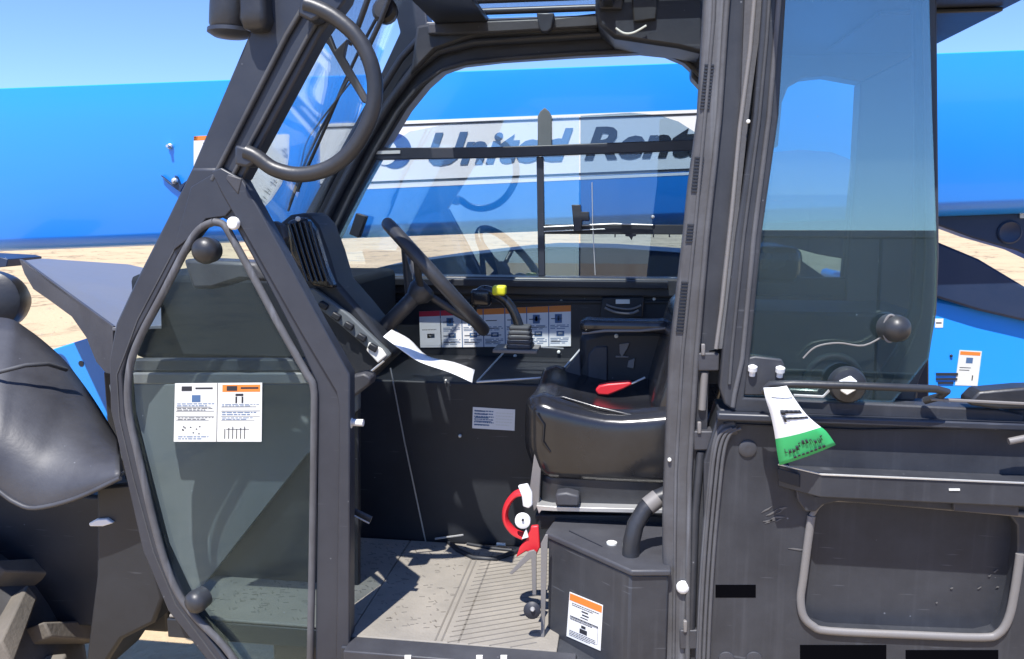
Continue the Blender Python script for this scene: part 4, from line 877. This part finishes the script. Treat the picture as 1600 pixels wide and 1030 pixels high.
# front wheel
wc = P(-120, 1010, .25); wr = .50
wh = empty('wheel', (0, 0, 0), T)
bm = bmesh.new()
add_lathe(bm, Vector((wc.x, .05, .52)), (0, 1, 0), [(0, .30), (.005, .40), (.03, .455), (.06, .465), (.30, .465), (.33, .455), (.355, .40), (.36, .30)], 48)
ty = finish('tyre', bm, M['tyre'], wh, 0, 50)
for i in range(14):
    for s_ in (0, 1):
        an = 2*pi*(i+.5*s_)/14
        def q_(r, a, y): return Vector((wc.x+r*cos(a), y, .52+r*sin(a)))
        y0, y1 = (.035, .22) if s_ == 0 else (.375, .19)
        da_ = .085; sk = .2
        pts = [q_(.455, an-da_, y0), q_(.455, an+da_, y0), q_(.455, an+da_*.7+sk, y1), q_(.455, an-da_*.7+sk, y1)]
        top_ = [q_(.53, an-da_*.8, y0+(.008 if s_ == 0 else -.008)), q_(.53, an+da_*.8, y0+(.008 if s_ == 0 else -.008)), q_(.53, an+da_*.55+sk, y1), q_(.53, an-da_*.55+sk, y1)]
        bm = bmesh.new(); A = [bm.verts.new(p) for p in pts]; B = [bm.verts.new(p) for p in top_]
        bm.faces.new(A); bm.faces.new(B)
        for k in range(4): bm.faces.new((A[k], A[(k+1) % 4], B[(k+1) % 4], B[k]))
        finish('tread_lug', bm, M['lug'], wh, .006, 30)
lathe('rim', Vector((wc.x, .06, .52)), (0, 1, 0), [(0, .29), (.01, .30), (.04, .27), (.06, .1), (.065, .01)], M['cream'], wh, 36)

# ------------------------------------------------------------------ loose things
# paper tag hung on the latch rod
def paper(name, Lp, Rp, mats, split, marks=()):
    bm = bmesh.new(); n = len(Lp); V_ = []
    for l, r in zip(Lp, Rp): V_.append([bm.verts.new(l.lerp(r, k/6)+Vector((0, -.006*sin(pi*k/6), 0))) for k in range(7)])
    for i in range(n-1):
        for k in range(6):
            f = bm.faces.new((V_[i][k], V_[i][k+1], V_[i+1][k+1], V_[i+1][k])); f.material_index = 1 if (i >= split) else 0
    return bm
TY = DY-.065
Lp = [P(1193, 606, TY+.01), P(1196, 622, TY), P(1204, 648, TY-.004), P(1210, 676, TY-.006), P(1214, 705, TY-.004), P(1218, 727, TY)]
Rp = [P(1229, 603, TY+.01), P(1242, 624, TY-.006), P(1260, 648, TY-.012), P(1278, 664, TY-.014), P(1291, 674, TY-.012), P(1306, 695, TY)]
Lc = crs(Lp, 3); Rc = crs(Rp, 3)
bm = paper('paper_tag', Lc, Rc, None, 10)
n0 = len(Lc)
def tp(u, v, h=-.0025):
    i = min(int(v*(n0-1)), n0-2); f = v*(n0-1)-i
    p = Lc[i].lerp(Rc[i], u).lerp(Lc[i+1].lerp(Rc[i+1], u), f); return p+Vector((0, h-.006*sin(pi*u), 0))
def mark(u0, v0, u1, v1):
    us = [u0+(u1-u0)*k/4 for k in range(5)]
    for k in range(4): bm.faces.new([bm.verts.new(tp(*c)) for c in ((us[k], v0), (us[k+1], v0), (us[k+1], v1), (us[k], v1))]).material_index = 2
mark(.2, .17, .95, .178); mark(.35, .33, .92, .37); mark(.3, .335, .42, .39); mark(.3, .42, .98, .45); mark(.3, .40, .36, .48)
for k in range(11):
    u = .14+k*.07; v = .80+.03*sin(k*.9)
    mark(u, v, u+.012, v+.055); mark(u, v+random.choice((0, .045)), u+.045, v+random.choice((.012, .055))-.0)
    if k % 2: mark(u+.035, v, u+.045, v+.05)
for k in range(8):
    u = .26+k*.075; mark(u, .925, u+.05, .925+random.uniform(.02, .035))
o = finish('paper_tag', bm, [M['white'], M['green'], M['ink']], None, 0, 60)
tag(o, 'white paper tag with green end hanging from the door latch rod', 'tag')
sm = o.modifiers.new('t', 'SOLIDIFY'); sm.thickness = .0006; sm.offset = 1
# rolled white sheet lying on the console
Y0_ = .115
Lp = [P(612, 515, Y0_), P(640, 530, Y0_), P(668, 556, Y0_), P(710, 566, Y0_), P(742, 578, Y0_)]
Rp = [P(599, 526, Y0_-.05), P(630, 549, Y0_-.05), P(657, 566, Y0_-.05), P(703, 582, Y0_-.05), P(738, 598, Y0_-.05)]
Lc = crs(Lp, 4); Rc = crs(Rp, 4)
bm = paper('folded_sheet', Lc, Rc, None, 99)
o = finish('folded_sheet', bm, [M['white']], None, 0, 60)
tag(o, 'curled white sheet resting between the dashboard and the side console', 'paper')
sm = o.modifiers.new('t', 'SOLIDIFY'); sm.thickness = .001
# small yellow-green weeds beyond the machine
def weed(px, py, dist, s, label):
    b0 = P(px, py, dist); b0.z = 0
    bm = bmesh.new()
    for i in range(90):
        a = random.uniform(0, 2*pi); r = s*random.uniform(.2, 1); h = s*random.uniform(.3, 1.4)
        c = b0+Vector((r*cos(a), r*sin(a), h)); w = s*.16; t = Vector((random.uniform(-1, 1), random.uniform(-1, 1), random.uniform(-.4, 1))).normalized(); u = t.orthogonal().normalized()
        add_prism(bm, [c-u*w*.5, c+t*w, c+u*w*.5, c-t*w], Vector((0, 0, .004)))
    for i in range(12):
        a = random.uniform(0, 2*pi); add_tube(bm, [b0, b0+Vector((s*.4*cos(a), s*.4*sin(a), s*.7)), b0+Vector((s*.7*cos(a), s*.7*sin(a), s*1.1))], s*.015, 4)
    o = finish('weed', bm, M['weed'], None, 0, 0); tag(o, label, 'plant', 'weeds growing in the sand')
M['weed'] = paint('yellow_green_leaf', (.35, .42, .06), .6, dust=.1, dcol=(.5, .5, .1))
weed(740, 424, 8.0, .12, 'yellow green weed in sand beside the dark engine cover edge, left one')
weed(768, 420, 9.0, .13, 'yellow green weed in sand below the boom, right one')

# everything was laid out in world space: keep it there under its parent
for o in bpy.data.objects:
    if o.parent is T: o.matrix_parent_inverse = Matrix.Translation((0, -.5, 0))
    elif o.parent is yw: o.matrix_parent_inverse = Matrix.Translation((-2.5, 4.2, 0))
